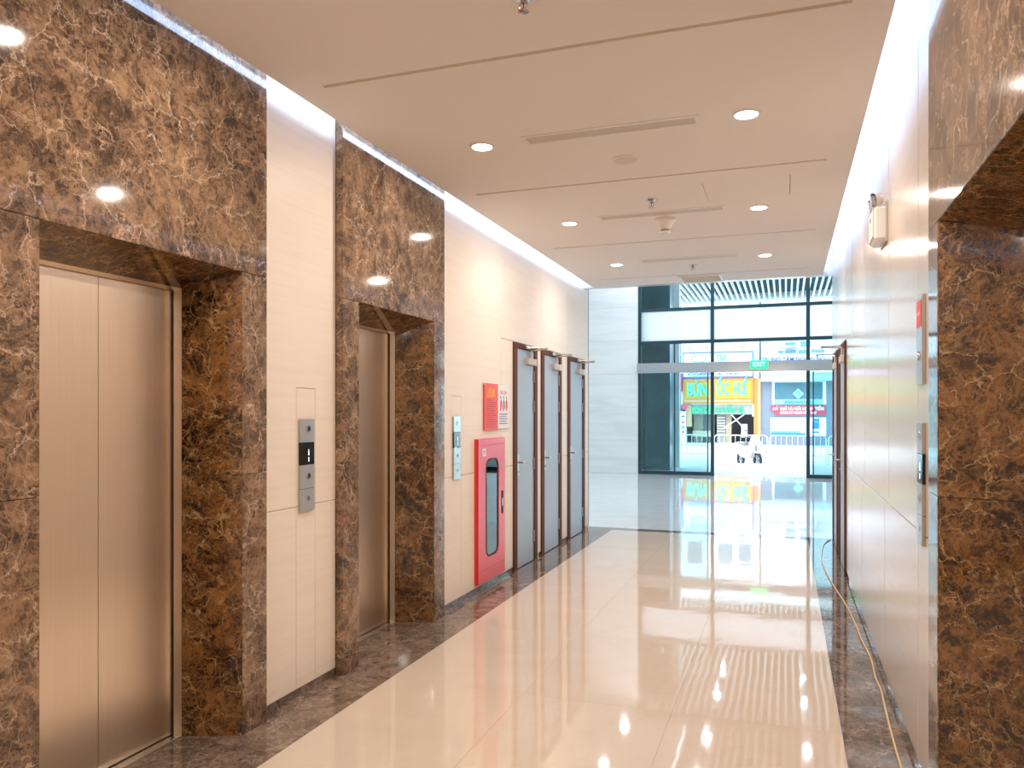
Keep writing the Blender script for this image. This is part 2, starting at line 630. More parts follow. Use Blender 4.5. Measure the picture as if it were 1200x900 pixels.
# bay between the two elevators, cut round the call panel with a patch piece above it
notched_panel(3.272, 3.981, 3.59, 3.77, HJ, 1.687, TOP); panel_l(3.59, 3.77, HJ, 1.687)
panel_l(3.272, 3.59, SK, HJ); panel_l(3.59, 3.77, SK, HJ); panel_l(3.77, 3.981, SK, HJ)
# bay with the second call panel and the fire cabinet
notched_panel(5.428, 6.80, 5.66, 5.86, HJ, 1.687, TOP); panel_l(5.66, 5.86, HJ, 1.687)
panel_l(5.428, 5.86, SK, HJ); panel_l(5.86, 6.80, SK, HJ)
panel_l(6.80, 7.14, SK, HJ); panel_l(6.80, 7.14, HJ, 2.25)
panel_l(6.80, 8.05, 2.25, TOP)
panel_l(7.90, 8.05, SK, HJ); panel_l(7.90, 8.05, HJ, 2.25)
panel_l(8.05, 9.14, 2.25, TOP)
panel_l(8.85, 9.14, SK, HJ); panel_l(8.85, 9.14, HJ, 2.25)
panel_l(9.14, Y_END, 2.25, TOP)
panel_l(9.97, Y_END, SK, HJ); panel_l(9.97, Y_END, HJ, 2.25)
for y0, y1 in ((0.4, 1.828), (-0.9, 0.4), (-2.2, -0.9), (-3.5, -2.2), (Y_BACK, -3.5)):
    panel_l(y0, y1, SK, HJ); panel_l(y0, y1, HJ, TOP)
# the opposite wall
for y0, y1 in ((3.272, 3.76), (3.76, 4.79), (4.79, 6.21), (6.21, 7.34), (7.34, 8.02)):
    panel_r(y0, y1, HJ, TOP)
for y0, y1 in ((3.272, 3.76), (3.76, 4.97), (4.97, 6.41), (6.41, 7.34), (7.34, 8.02)):
    panel_r(y0, y1, SK, HJ)
panel_r(8.02, 9.2, 2.25, TOP); panel_r(8.92, 9.2, SK, 2.25)
panel_r(9.2, 10.4, 2.25, TOP); panel_r(10.1, 10.4, SK, 2.25)
for y0, y1 in ((0.4, 1.828), (-0.9, 0.4), (-2.2, -0.9), (-3.5, -2.2), (Y_BACK, -3.5)):
    panel_r(y0, y1, SK, HJ); panel_r(y0, y1, HJ, TOP)
# recessed dark skirting
b = MB()
for y0, y1 in ((Y_BACK, 1.83), (3.27, 3.983), (5.426, 7.14), (7.90, 8.05), (8.85, 9.14), (9.97, Y_END)):
    b.box(XL - 0.02, XL - 0.006, y0, y1, 0, SK)
tag(b.build('baseboard_left', 'marble_floor'), 'low dark marble skirting under the wall with three grey doors', 'skirting', kind='structure')
b = MB()
for y0, y1 in ((Y_BACK, 1.83), (3.27, 8.02), (8.92, 9.2), (10.1, 10.4)):
    b.box(XR + 0.006, XR + 0.02, y0, y1, 0, SK)
tag(b.build('baseboard_right', 'marble_floor'), 'low dark marble skirting beside the trailing cord', 'skirting', kind='structure')
tag(box('wall_back', 'stone', None, -2.95, 0.99, Y_BACK - 0.1, Y_BACK, 0, TOP), 'plain cream wall closing the corridor behind the viewer', 'wall', kind='structure')

# ------------------------------------------------------------------ ceiling, coves, slots
def grid_slab(xb, yb, holes, z0, z1):
    b = MB()
    for i in range(len(xb) - 1):
        for j in range(len(yb) - 1):
            cx, cy_ = (xb[i] + xb[i + 1]) / 2, (yb[j] + yb[j + 1]) / 2
            if any(h[0] < cx < h[1] and h[2] < cy_ < h[3] for h in holes):
                continue
            b.box(xb[i], xb[i + 1], yb[j], yb[j + 1], z0, z1)
    return b
SLOTS = [(-2.19, 0.25, yc - 0.016, yc + 0.016) for yc in (-2.75, -0.72, 1.32, 3.36, 5.405, 7.43, 9.36)]
DIFF = [(-1.475, -0.465, yc - 0.062, yc + 0.062) for yc in (-1.68, 0.36, 2.39, 4.43, 6.40, 8.37)]
HATCH = (-0.565, 0.03, 5.66, 6.17)
HOLES = SLOTS + DIFF + [HATCH]
Y_CE = 9.93
xb = sorted({CE_L, CE_R} | {h[0] for h in HOLES} | {h[1] for h in HOLES})
yb = sorted({Y_BACK, Y_CE} | {h[2] for h in HOLES} | {h[3] for h in HOLES})
ce = grid_slab(xb, yb, HOLES, CZ, CZ + 0.05).build('ceiling', 'ceiling')
tag(ce, 'smooth white dropped ceiling of the corridor with narrow cross slots', 'ceiling', kind='structure')
for s in SLOTS:
    box('slot_liner', 'slot', ce, s[0] - 0.01, s[1] + 0.01, s[2] - 0.01, s[3] + 0.01, CZ + 0.006, CZ + 0.014)
hp = box('access_panel', 'ceiling', ce, HATCH[0] + 0.004, HATCH[1] - 0.004, HATCH[2] + 0.001, HATCH[3] - 0.001, CZ, CZ + 0.03)
box('panel_gap', 'dark_gap', hp, HATCH[0], HATCH[1], HATCH[2], HATCH[3], CZ + 0.031, CZ + 0.035)
# cove lid above the ceiling and the upright backs of the two light troughs
tag(box('trim_1', 'cove', None, -2.54, 0.57, Y_BACK, Y_CE, COVE_Z, COVE_Z + 0.03), 'white lid over the light coves along the ceiling edges', 'cove', kind='structure')
tag(box('trim_2', 'cove', None, -2.12, -2.10, Y_BACK, Y_CE, CZ + 0.051, COVE_Z), 'white back of the light cove over the marble surrounds', 'cove', kind='structure')
tag(box('trim_3', 'cove', None, 0.15, 0.17, Y_BACK, Y_CE, CZ + 0.051, COVE_Z), 'white back of the light cove over the polished wall', 'cove', kind='structure')

def led(x, side, label):
    """strip on the upright back of the cove, shining across the trough at the wall"""
    r = empty('led_strip', (x, 0, 3.38))
    tag(r, label, 'light strip', 'led strips in the ceiling coves')
    L = Y_CE - Y_BACK - 0.1
    xa, xb_, xc = sorted((0, side * 0.012)), sorted((side * 0.012, side * 0.018)), side * 0.024
    box('channel', 'white_plastic', r, xa[0], xa[1], Y_BACK + 0.05, Y_CE - 0.05, -0.055, 0.055)
    box('diffuser', 'led', r, xb_[0], xb_[1], Y_BACK + 0.06, Y_CE - 0.06, -0.05, 0.05)
    n = 5
    for k in range(n):
        yc = Y_BACK + 0.05 + L * (k + 0.5) / n
        area(r, (xc, yc, 0), 0.10, L / n, COVE_W * L / n, COOL, (0, R(-90 * side), 0))
    return r
led(-2.122, -1, 'bluish led strip in the cove over the brown marble surrounds')
led(0.172, 1, 'bluish led strip in the cove over the polished wall with the emergency light')

# ------------------------------------------------------------------ marble elevator surrounds and elevator doors
PW, OW, IW = 0.722, 0.538, 0.433     # half widths: slab, opening, inner frame
PD = 0.27                            # depth of the splayed reveal
OZ, IZ = 2.229, 2.147                # opening height at the face, at the doors
PJ = 1.255                           # joint in the upright slabs
def portal(loc, rz, label):
    r = tag(empty('elevator_surround', loc, rz), label, 'door surround', 'brown marble elevator surrounds')
    g = 0.001
    for s in (-1, 1):
        y0, y1 = sorted((s * OW, s * PW))
        box('upright_slab', 'marble', r, -0.05, 0, y0 + (0), y1, 0, PJ - g, 0.0015)
        box('upright_slab', 'marble', r, -0.05, 0, y0 + (0), y1, PJ + g, OZ - g, 0.0015)
        # splayed reveal slabs
        for z0, z1o, z1i in ((0.0, PJ - g, PJ - g), (PJ + g, OZ - g, IZ - g)):
            a, c = (-0.004, s * OW), (-PD, s * IW)
            th = 0.022 * s
            pts = [(a[0], a[1], z0), (c[0], c[1], z0), (c[0], c[1], z1i), (a[0], a[1], z1o)]
            pts += [(a[0], a[1] + th, z0), (c[0], c[1] + th, z0), (c[0], c[1] + th, z1i), (a[0], a[1] + th, z1o)]
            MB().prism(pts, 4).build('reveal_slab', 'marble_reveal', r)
    box('lintel_slab', 'marble', r, -0.05, 0, -PW, PW, OZ + g, COVE_Z - 0.001, 0.0015)
    for s in (-1, 1):
        o_, i_, m_ = s * OW, s * IW, s * 0.0015
        pts = [(-0.004, m_, OZ), (-PD, m_, IZ), (-PD, i_, IZ), (-0.004, o_, OZ)]
        pts += [(x_, y_, z_ + 0.022) for x_, y_, z_ in pts]
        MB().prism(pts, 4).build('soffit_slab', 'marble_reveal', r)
    # threshold stones in the recess
    for s in (-1, 1):
        pts = [(-0.071, s * 0.001, -0.012), (-PD, s * 0.001, -0.012), (-PD, s * (IW + 0.02), -0.012), (-0.071, s * (OW + 0.0), -0.012)]
        pts += [(x_, y_, 0.0) for x_, y_, z_ in pts]
        MB().prism(pts, 4).build('threshold_slab', 'marble_floor', r)
    return r
def elevator(name, loc, rz, label):
    r = tag(empty(name, loc, rz), label, 'elevator door', kind='structure')
    fr = MB()
    d0, d1 = -PD - 0.001, -PD - 0.037
    for s in (-1, 1):
        pts = [(d0, s * IW, 0), (d1, s * (IW - 0.012), 0), (d1, s * (IW + 0.03), 0), (d0, s * (IW + 0.03), 0)]
        pts += [(x_, y_, IZ + 0.02) for x_, y_, z_ in pts]
        fr.prism(pts, 4)
    pts = [(d0, -IW, IZ), (d1, -IW, IZ - 0.012), (d1, -IW, IZ + 0.03), (d0, -IW, IZ + 0.03)]
    pts += [(x_, -y_, z_) for x_, y_, z_ in pts]
    fr.prism(pts, 4)
    fr.build('steel_frame', 'steel_door', r)
    for s in (-1, 1):
        y0, y1 = sorted((s * 0.0015, s * 0.47))
        box('door_panel', 'steel_door', r, -PD - 0.075, -PD - 0.048, y0, y1, 0.008, IZ + 0.02, 0.002)
    for s in (-1, 1):
        y0, y1 = sorted((s * (IW - 0.008), s * (IW + 0.02)))
        box('gap_shade_filler', 'dark_gap', r, -PD - 0.0475, -PD - 0.038, y0, y1, 0.006, IZ)  # solid dark strip painting the shade between leaf and frame
    box('shaft_light_block', 'dark_gap', r, -PD - 0.10, -PD - 0.088, -PW + 0.001, PW - 0.001, -0.003, 2.298)  # unseen dark board, widened to stop sky light leaking into the recess
    sl = box('sill', 'steel', r, -PD - 0.088, -PD + 0.002, -IW - 0.02, IW + 0.02, -0.012, 0.004, 0.001)
    box('sill_groove', 'dark_gap', sl, -PD - 0.066, -PD - 0.058, -IW, IW, 0.0042, 0.0047)
    return r
E1, E2 = 2.55, 4.7045
portal((XLM, E1, 0), 0, 'nearest brown marble elevator surround, cut by the picture edge on the grey-door side')
portal((XLM, E2, 0), 0, 'brown marble elevator surround between the two cream stone bays with call panels')
portal((XRM, E1, 0), math.pi, 'dark brown marble elevator surround across the corridor beside the polished wall')
elevator('door_1', (XLM, E1, 0), 0, 'closed brushed steel elevator doors nearest the viewer, both leaves in full view')
elevator('door_2', (XLM, E2, 0), 0, 'narrow strip of brushed steel elevator doors before the red cabinet')
elevator('door_3', (XRM, E1, 0), math.pi, 'brushed steel elevator doors hidden deep in the opposite marble recess')

# ------------------------------------------------------------------ elevator call panels
def call_panel(loc, rz, label, plate_mat='steel'):
    r = tag(empty('elevator_call_panel', loc, rz), label, 'call panel', 'elevator call panels')
    w, z0, z1 = 0.066, 0.0, 0.51
    cuts = [(0.0, 0.125), (0.125, 0.257), (0.38, 0.51)]
    for a, c in cuts:
        p = box('plate', plate_mat, r, 0.0, 0.014, -w, w, a + 0.0012, c - 0.0012, 0.001)
    box('back_box', 'dark_gap', r, 0.0, 0.010, -w + 0.002, w - 0.002, 0.002, 0.508)
    d = box('display', 'black_gloss', r, 0.0, 0.0135, -w, w, 0.258, 0.379, 0.001)
    text('floor_number', '1', 'digit', d, (0.0145, 0.010, 0.285), 0.035, FACE_PX, extrude=0.0003)
    MB().prism([(0.0140, 0.006, 0.31), (0.0140, 0.014, 0.31), (0.0140, 0.010, 0.345), (0.0146, 0.006, 0.31), (0.0146, 0.014, 0.31), (0.0146, 0.010, 0.345)], 3).build('direction_arrow', 'digit', d)
    def button(z, dark=True):
        k = MB().cyl((0.013, 0.008, z), (0.0175, 0.008, z), 0.021, 0.019, 20).build('button', 'steel_band', r, True)
        MB().cyl((0.0175, 0.008, z), (0.0182, 0.008, z), 0.012, 0.011, 16).build('button_face', 'black_gloss' if dark else 'paper', k, True)
    button(0.455)
    button(0.195)
    # engraved check-like mark and keyhole on the lowest plate
    k = MB().cyl((0.013, 0.008, 0.072), (0.0165, 0.008, 0.072), 0.016, 0.015, 16).build('key_switch', 'steel_band', r, True)
    box('key_slot', 'dark_gap', k, 0.0165, 0.0168, 0.006, 0.010, 0.062, 0.082)
    return r
call_panel((XL, 3.677, 1.007), 0, 'tall steel call panel with black display in the cream bay between the elevators')
call_panel((XL, 5.752, 1.015), 0, 'tall steel call panel on the cream wall between far elevator and red cabinet')
call_panel((XR, 3.635, 1.0), math.pi, 'steel call panel seen edge-on on the polished wall beside the marble surround')
r = tag(empty('fire_lift_switch_plate', (XR, 3.64, 1.67), math.pi), 'steel switch plate with red print above the edge-on call panel', 'switch plate')
box('plate', 'steel', r, 0, 0.014, -0.075, 0.075, 0, 0.37, 0.001)
box('red_panel', 'red_print', r, 0.0142, 0.016, -0.06, 0.06, 0.24, 0.35)
text('lettering', 'FIRE LIFT', 'paper', r, (0.0165, 0, 0.295), 0.022, FACE_PX, extrude=0.0003)
k = MB().cyl((0.014, 0, 0.12), (0.022, 0, 0.12), 0.02, 0.018, 16).build('key_switch', 'steel_band', r, True)

# ------------------------------------------------------------------ grey fire doors
def fire_door(name, loc, rz, w, label):
    r = tag(empty(name, loc, rz), label, 'door', kind='structure')
    h = w / 2
    H = 2.245
    jw = 0.10
    hw = h - jw + 0.048      # leaf edges, hinges and closer sit inside the wide jambs
    fr = MB()
    fr.box(-0.12, 0.014, -h, -h + jw, 0, H)
    fr.box(-0.12, 0.014, h - jw, h, 0, H)
    fr.box(-0.12, 0.014, -h + jw, h - jw, H - 0.05, H)
    f = fr.build('door_frame', 'door_frame', r)
    box('door_light_block', 'dark_gap', r, -0.16, -0.125, -h, h, 0, H)  # added out of sight to block daylight leaking round the leaf
    box('stop_bead', 'door_frame', f, -0.12, -0.052, -hw + 0.048, -hw + 0.062, 0, H - 0.05)
    lf = box('door_leaf', 'fire_door', r, -0.044, 0.003, -hw + 0.051, hw - 0.051, 0.008, H - 0.054, 0.002)
    for z in (0.26, 1.02, 1.62, 1.93):
        hg = MB().cyl((0.004, hw - 0.052, z - 0.06), (0.004, hw - 0.052, z + 0.06), 0.009, seg=10)
        hg.box(-0.002, 0.003, hw - 0.085, hw - 0.052, z - 0.06, z + 0.06)
        hg.build('hinge', 'steel', r)
    # lever handle with backplate and cylinder
    hb = box('handle_plate', 'steel', r, -0.002, 0.006, -hw + 0.075, -hw + 0.115, 0.92, 1.14, 0.002)
    hd = MB().cyl((0.006, -hw + 0.095, 1.06), (0.052, -hw + 0.095, 1.06), 0.010, seg=12)
    hd.cyl((0.050, -hw + 0.09, 1.06), (0.054, -hw + 0.175, 1.058), 0.0095, 0.008, seg=12)
    hd.build('lever', 'steel', hb, True)
    MB().cyl((0.006, -hw + 0.095, 0.965), (0.014, -hw + 0.095, 0.965), 0.012, seg=12).build('lock_cylinder', 'steel_band', hb, True)
    # closer: body on the leaf, elbow arm standing out and back to the head
    cb = box('closer_body', 'grey_plastic', r, -0.002, 0.045, hw - 0.34, hw - 0.11, H - 0.20, H - 0.135, 0.005)
    box('end_cap', 'white_plastic', cb, 0.0, 0.046, hw - 0.108, hw - 0.075, H - 0.202, H - 0.133, 0.004)
    MB().cyl((0.022, hw - 0.20, H - 0.135), (0.022, hw - 0.20, H - 0.05), 0.011, seg=12).build('spindle', 'steel', cb)
    am = MB()
    am.cyl((0.022, hw - 0.20, H - 0.050), (0.205, hw - 0.245, H - 0.046), 0.0085, 0.007, 10)
    am.cyl((0.205, hw - 0.245, H - 0.034), (0.024, hw - 0.335, H - 0.028), 0.0075, 0.0075, 10)
    am.cyl((0.205, hw - 0.245, H - 0.054), (0.205, hw - 0.245, H - 0.026), 0.013, seg=12)
    am.build('closer_arm', 'steel', cb)
    box('arm_shoe', 'steel', cb, 0.022, 0.040, hw - 0.40, hw - 0.28, H - 0.042, H - 0.012, 0.002)
    return r
for nm, (y0, y1), lb in (('door_4', (7.14, 7.90), 'grey fire door in brown frame next to the red fire cabinet'),
                         ('door_5', (8.05, 8.85), 'grey fire door in the middle of the row of three'),
                         ('door_6', (9.14, 9.97), 'grey fire door at the end of the row, next to the lobby')):
    fire_door(nm, (XL, (y0 + y1) / 2, 0), 0, y1 - y0 - 0.004, lb)
fire_door('door_7', (XR, 8.47, 0), math.pi, 0.896, 'grey fire door seen edge-on at the end of the polished wall panels')
fire_door('door_8', (XR, 9.65, 0), math.pi, 0.896, 'grey fire door seen edge-on nearest the glass facade')

# ------------------------------------------------------------------ red fire cabinet and the two notices
r = tag(empty('fire_hose_cabinet', (XL, 6.485, 0.075)), 'red metal fire hose cabinet with a long glazed slot in its door', 'fire cabinet')
W2, HC = 0.335, 1.25
b = MB()
b.box(0, 0.026, -W2, -W2 + 0.012, 0, HC); b.box(0, 0.026, W2 - 0.012, W2, 0, HC)
b.box(0, 0.026, -W2 + 0.012, W2 - 0.012, 0, 0.012); b.box(0, 0.026, -W2 + 0.012, W2 - 0.012, HC - 0.012, HC)
b.build('body', 'red_paint', r)
box('back_panel', 'hose', r, 0.001, 0.006, -W2 + 0.012, W2 - 0.012, 0.012, HC - 0.012)
def slot_loop(w, z0, z1, c):
    out = []
    for cx_, cz_, a0 in ((w - c, z1 - c, 0), (-w + c, z1 - c, 90), (-w + c, z0 + c, 180), (w - c, z0 + c, 270)):
        for k in range(5):
            t = R(a0 + k * 22.5)
            out.append((cx_ + c * math.cos(t), cz_ + c * math.sin(t)))
    return out
def ring_plate(outer, inner, x0, x1):
    b = MB()
    n = len(inner)
    V = {}
    for tagk, loop in (('o', outer), ('i', inner)):
        for k, (y_, z_) in enumerate(loop):
            V[tagk, k, 0] = b.bm.verts.new((x0, y_, z_)); V[tagk, k, 1] = b.bm.verts.new((x1, y_, z_))
    for k in range(n):
        j = (k + 1) % n
        for f in (0, 1):
            b.bm.faces.new((V['o', k, f], V['o', j, f], V['i', j, f], V['i', k, f]))
        for t in 'oi':
            b.bm.faces.new((V[t, k, 0], V[t, j, 0], V[t, j, 1], V[t, k, 1]))
    return b
SW, S0, S1 = 0.145, 0.22, 1.06
o_, zb_, zt_ = W2 - 0.004, 0.004, HC - 0.004
outer = []
for sx_, sz_, flip in ((1, 1, 0), (-1, 1, 1), (-1, -1, 0), (1, -1, 1)):
    zc_ = zt_ if sz_ > 0 else zb_
    zm_ = S1 - 0.07 if sz_ > 0 else S0 + 0.07
    side_ = [(sx_ * o_, zm_), (sx_ * o_, (zm_ + zc_) / 2), (sx_ * o_, zc_), (sx_ * o_ * 0.6, zc_), (sx_ * o_ * 0.25, zc_)]
    outer += side_[::-1] if flip else side_
dr = ring_plate(outer, slot_loop(SW, S0, S1, 0.075), 0.027, 0.036).build('cabinet_door', 'red_paint', r)
ring_plate(slot_loop(SW + 0.012, S0 - 0.012, S1 + 0.012, 0.08), slot_loop(SW, S0, S1, 0.075), 0.0355, 0.039).build('slot_gasket', 'dark_gap', dr)
pts = [(0.030, y_, z_) for y_, z_ in slot_loop(SW, S0, S1, 0.075)]
MB().prism(pts + [(0.032, y_, z_) for _, y_, z_ in pts], 20).build('window_pane', 'pane', dr)
box('shelf_bar', 'dark_gap', r, 0.006, 0.026, -W2 + 0.012, W2 - 0.012, 0.505, 0.522)
b = MB()
for k in range(5):
    z = 0.60 + 0.055 * k
    b.tube([(0.016, -0.13 + 0.01 * k, z), (0.016, 0.0, z - 0.03), (0.016, 0.13, z + 0.035)], 0.009, 8)
b.build('folded_hose', 'hose', r)
MB().box(0.008, 0.024, -0.02, 0.07, 0.93, 1.04, 0.005).build('hose_nozzle', 'dark_gap', r)
b = MB(); b.box(0.036, 0.0385, W2 - 0.105, W2 - 0.055, 0.55, 0.76, 0.001)
hd = b.build('recessed_handle', 'dark_gap', dr)
box('latch', 'steel', hd, 0.0385, 0.0405, W2 - 0.09, W2 - 0.07, 0.62, 0.69)
lp = box('maker_label', 'paper', dr, 0.036, 0.0372, -0.235, -0.155, 1.10, 1.165)
box('label_print', 'ink_pale', lp, 0.0373, 0.0376, -0.222, -0.168, 1.115, 1.15)
box('door_seam', 'red_dark_print', dr, 0.036, 0.0365, -W2 + 0.02, W2 - 0.02, 1.192, 1.198)
box('door_seam', 'red_dark_print', dr, 0.036, 0.0365, -W2 + 0.02, W2 - 0.02, 0.105, 0.110)

r = tag(empty('fire_rules_board', (XL, 6.515, 1.395)), 'red fire rules board with yellow heading above the fire cabinet', 'notice board')
box('board', 'red_print', r, 0.004, 0.016, -0.168, 0.168, 0, 0.42, 0.001)
text('heading', 'NỘI QUY', 'yellow_print', r, (0.0165, 0, 0.345), 0.062, FACE_PX, 0.17, 0.0004)
text('subheading', 'PHÒNG CHÁY CHỮA CHÁY', 'yellow_print', r, (0.0165, 0, 0.307), 0.026, FACE_PX, 0.21, 0.0004)
random.seed(3)
for k in range(13):
    z = 0.27 - k * 0.0195
    l = 0.27 if k % 4 else 0.20
    box('text_line', 'red_dark_print', r, 0.0162, 0.0166, -0.135, -0.135 + l * random.uniform(0.75, 1), z - 0.0035, z + 0.0035)
MB().cyl((-0.001, -0.17, 0.41), (0.02, -0.17, 0.41), 0.006, seg=8).build('fixing_screw', 'steel', r)
r = tag(empty('fire_drill_poster', (XL, 6.835, 1.405)), 'white fire drill poster with red title beside the red rules board', 'poster')
box('sheet', 'paper', r, 0.004, 0.014, -0.142, 0.142, 0, 0.40, 0.001)
text('title', 'TIÊU LỆNH', 'red_print', r, (0.0145, 0, 0.335), 0.045, FACE_PX, 0.19, 0.0004)
# three drawn extinguishers and their captions
for k, yc in enumerate((-0.075, 0.0, 0.075)):
    b = MB(); b.box(0.0142, 0.0147, yc - 0.016, yc + 0.016, 0.165, 0.25)
    b.box(0.0142, 0.0147, yc - 0.006, yc + 0.006, 0.25, 0.268)
    b.build('drawn_extinguisher', 'red_print', r)
    b = MB(); b.tube([(0.0145, yc + 0.006, 0.265), (0.0145, yc + 0.03, 0.235), (0.0145, yc + 0.027, 0.185)], 0.0035, 6)
    b.tube([(0.0145, yc - 0.01, 0.30), (0.0145, yc + 0.012, 0.275)], 0.004, 6)
    b.build('drawn_hose', 'ink', r)
for k in range(5):
    z = 0.135 - k * 0.022
    box('text_line', 'ink', r, 0.0142, 0.0146, -0.11, 0.11 - 0.03 * (k % 2), z - 0.004, z + 0.004)

# ------------------------------------------------------------------ ceiling fittings
def downlight(x, y, z, label, group, power, color, face='lamp_face', rad=0.062, spread=180):
    r = tag(empty('downlight', (x, y, z)), label, 'downlight', group)
    MB().lathe([(rad + 0.016, 0.0), (rad + 0.014, -0.006), (rad, -0.009), (rad - 0.002, -0.004), (rad - 0.002, 0.0)], seg=28).build('trim_ring', 'white_plastic', r, True)
    MB().lathe([(rad - 0.003, 0.0), (rad - 0.003, -0.009), (rad * 0.8, -0.0125), (rad * 0.4, -0.0145)], seg=28).build('lamp_face', face, r, True)
    area(r, (0, 0, -0.016), rad * 1.8, 0, power, color, shape='DISK', spread=spread)
    return r
XD = (-1.757, -0.203)
sides = ('on the red cabinet side', 'on the emergency light side')
names = {4.43: 'nearest lit round downlight', 6.47: 'middle lit round downlight', 8.44: 'farthest lit round downlight'}
for yd in (-3.65, -1.62, 0.40, 2.42, 4.43, 6.47, 8.44):
    for k, xd in enumerate(XD):
        lb = f'{names[yd]} in the corridor ceiling, {sides[k]}' if yd in names else 'lit round ceiling downlight over the corridor behind or above the viewer'
        downlight(xd, yd, CZ, lb, 'corridor ceiling downlights', DOWN_W, WARM)
dl_names = {4.43: 'nearest long slot air diffuser, next to the flat round speaker', 6.40: 'middle long slot air diffuser, behind a sprinkler', 8.37: 'farthest long slot air diffuser, before the square grille'}
for d in DIFF:
    yc = (d[2] + d[3]) / 2
    yk = min(dl_names, key=lambda q: abs(q - yc))
    lb = dl_names[yk] if abs(yk - yc) < 0.05 else 'long slot air diffuser in the ceiling behind or above the viewer'
    if abs(yk - yc) > 0.05 and yc < 2:
        continue
    r = tag(empty('air_diffuser', ((d[0] + d[1]) / 2, yc, CZ)), lb, 'air diffuser', 'slot air diffusers')
    hx, hy = (d[1] - d[0]) / 2, (d[3] - d[2]) / 2
    b = MB()
    b.box(-hx - 0.012, hx + 0.012, -hy - 0.012, -hy + 0.012, -0.004, 0.012); b.box(-hx - 0.012, hx + 0.012, hy - 0.012, hy + 0.012, -0.004, 0.012)
    b.box(-hx - 0.012, -hx + 0.012, -hy + 0.012, hy - 0.012, -0.004, 0.012); b.box(hx - 0.012, hx + 0.012, -hy + 0.012, hy - 0.012, -0.004, 0.012)
    b.build('frame', 'white_plastic', r)
    box('plenum', 'grey_plastic', r, -hx, hx, -hy, hy, 0.012, 0.018)
    first = None
    for k in range(6):
        yk_ = -hy + 0.018 + k * (2 * hy - 0.036) / 5
        b = MB()
        prof_ = [(yk_ - 0.0075, -0.002), (yk_ + 0.0055, -0.002), (yk_ + 0.0085, 0.006), (yk_ - 0.0045, 0.006)]
        b.prism([(-hx + 0.012, y_, z_) for y_, z_ in prof_] + [(hx - 0.012, y_, z_) for y_, z_ in prof_], 4)
        b.build('vane', 'beige_grille', r)
# flat round speaker
r = tag(empty('ceiling_speaker', (-0.977, 4.97, CZ)), 'flat round beige ceiling speaker behind the nearest air diffuser', 'speaker')
MB().lathe([(0.092, 0.0), (0.09, -0.006), (0.078, -0.009)], seg=32).build('rim', 'ceiling', r, True)
MB().lathe([(0.078, -0.004), (0.076, -0.0105), (0.04, -0.0125)], seg=32).build('grille', 'beige_grille', r, True)
# beam-type detector hanging as a cone
r = tag(empty('smoke_detector', (-0.962, 6.60, CZ)), 'cream cone-shaped smoke detector hanging behind the middle air diffuser', 'smoke detector')
MB().lathe([(0.088, 0.0), (0.088, -0.016), (0.074, -0.024), (0.050, -0.075), (0.042, -0.082)], seg=28).build('housing', 'white_plastic', r, True)
MB().lathe([(0.030, -0.082), (0.034, -0.10), (0.046, -0.108), (0.046, -0.124), (0.030, -0.132)], seg=24).build('sensor_head', 'white_plastic', r, True)
MB().lathe([(0.0345, -0.094), (0.0465, -0.114), (0.0345, -0.116)], seg=24).build('sensor_slot', 'dark_gap', r, True)
# sprinklers
for yc, lb in ((2.89, 'nearest chrome sprinkler, cut by the top picture edge'), (5.97, 'chrome sprinkler between the round speaker and the cone detector'), (8.78, 'farthest chrome sprinkler, before the square grille')):
    r = tag(empty('sprinkler', (-0.972, yc, CZ)), lb, 'sprinkler', 'ceiling sprinklers')
    MB().lathe([(0.042, 0.0), (0.040, -0.006), (0.022, -0.012), (0.018, -0.013)], seg=24).build('escutcheon', 'steel_band', r, True)
    MB().lathe([(0.014, -0.010), (0.014, -0.026), (0.009, -0.030)], seg=14).build('body', 'steel_band', r, True)
    b = MB()
    b.tube([(0.011, 0, -0.026), (0.017, 0, -0.040), (0.004, 0, -0.058)], 0.003, 6)
    b.tube([(-0.011, 0, -0.026), (-0.017, 0, -0.040), (-0.004, 0, -0.058)], 0.003, 6)
    b.build('yoke', 'steel_band', r)
    MB().cyl((0, 0, -0.028), (0, 0, -0.055), 0.0035, seg=8).build('glass_bulb', 'red_print', r)
    MB().lathe([(0.006, -0.057), (0.023, -0.060), (0.023, -0.062), (0.004, -0.064)], seg=16).build('deflector', 'steel_band', r, True)
# square return grille
r = tag(empty('return_air_grille', (-0.97, 9.66, CZ)), 'square beige return air grille at the lobby end of the ceiling', 'air grille')
b = MB()
for s in (-1, 1):
    b.box(-0.25, 0.25, s * 0.235 - 0.015, s * 0.235 + 0.015, -0.012, 0.0)
    b.box(s * 0.235 - 0.015, s * 0.235 + 0.015, -0.22, 0.22, -0.012, 0.0)
b.build('frame', 'white_plastic', r)
box('core', 'beige_grille', r, -0.222, 0.222, -0.222, 0.222, -0.003, 0.0)
for k in range(9):
    yk_ = -0.2 + k * 0.05
    box('louvre', 'beige_grille', r, -0.22, 0.22, yk_ - 0.009, yk_ + 0.009, -0.010, -0.003)

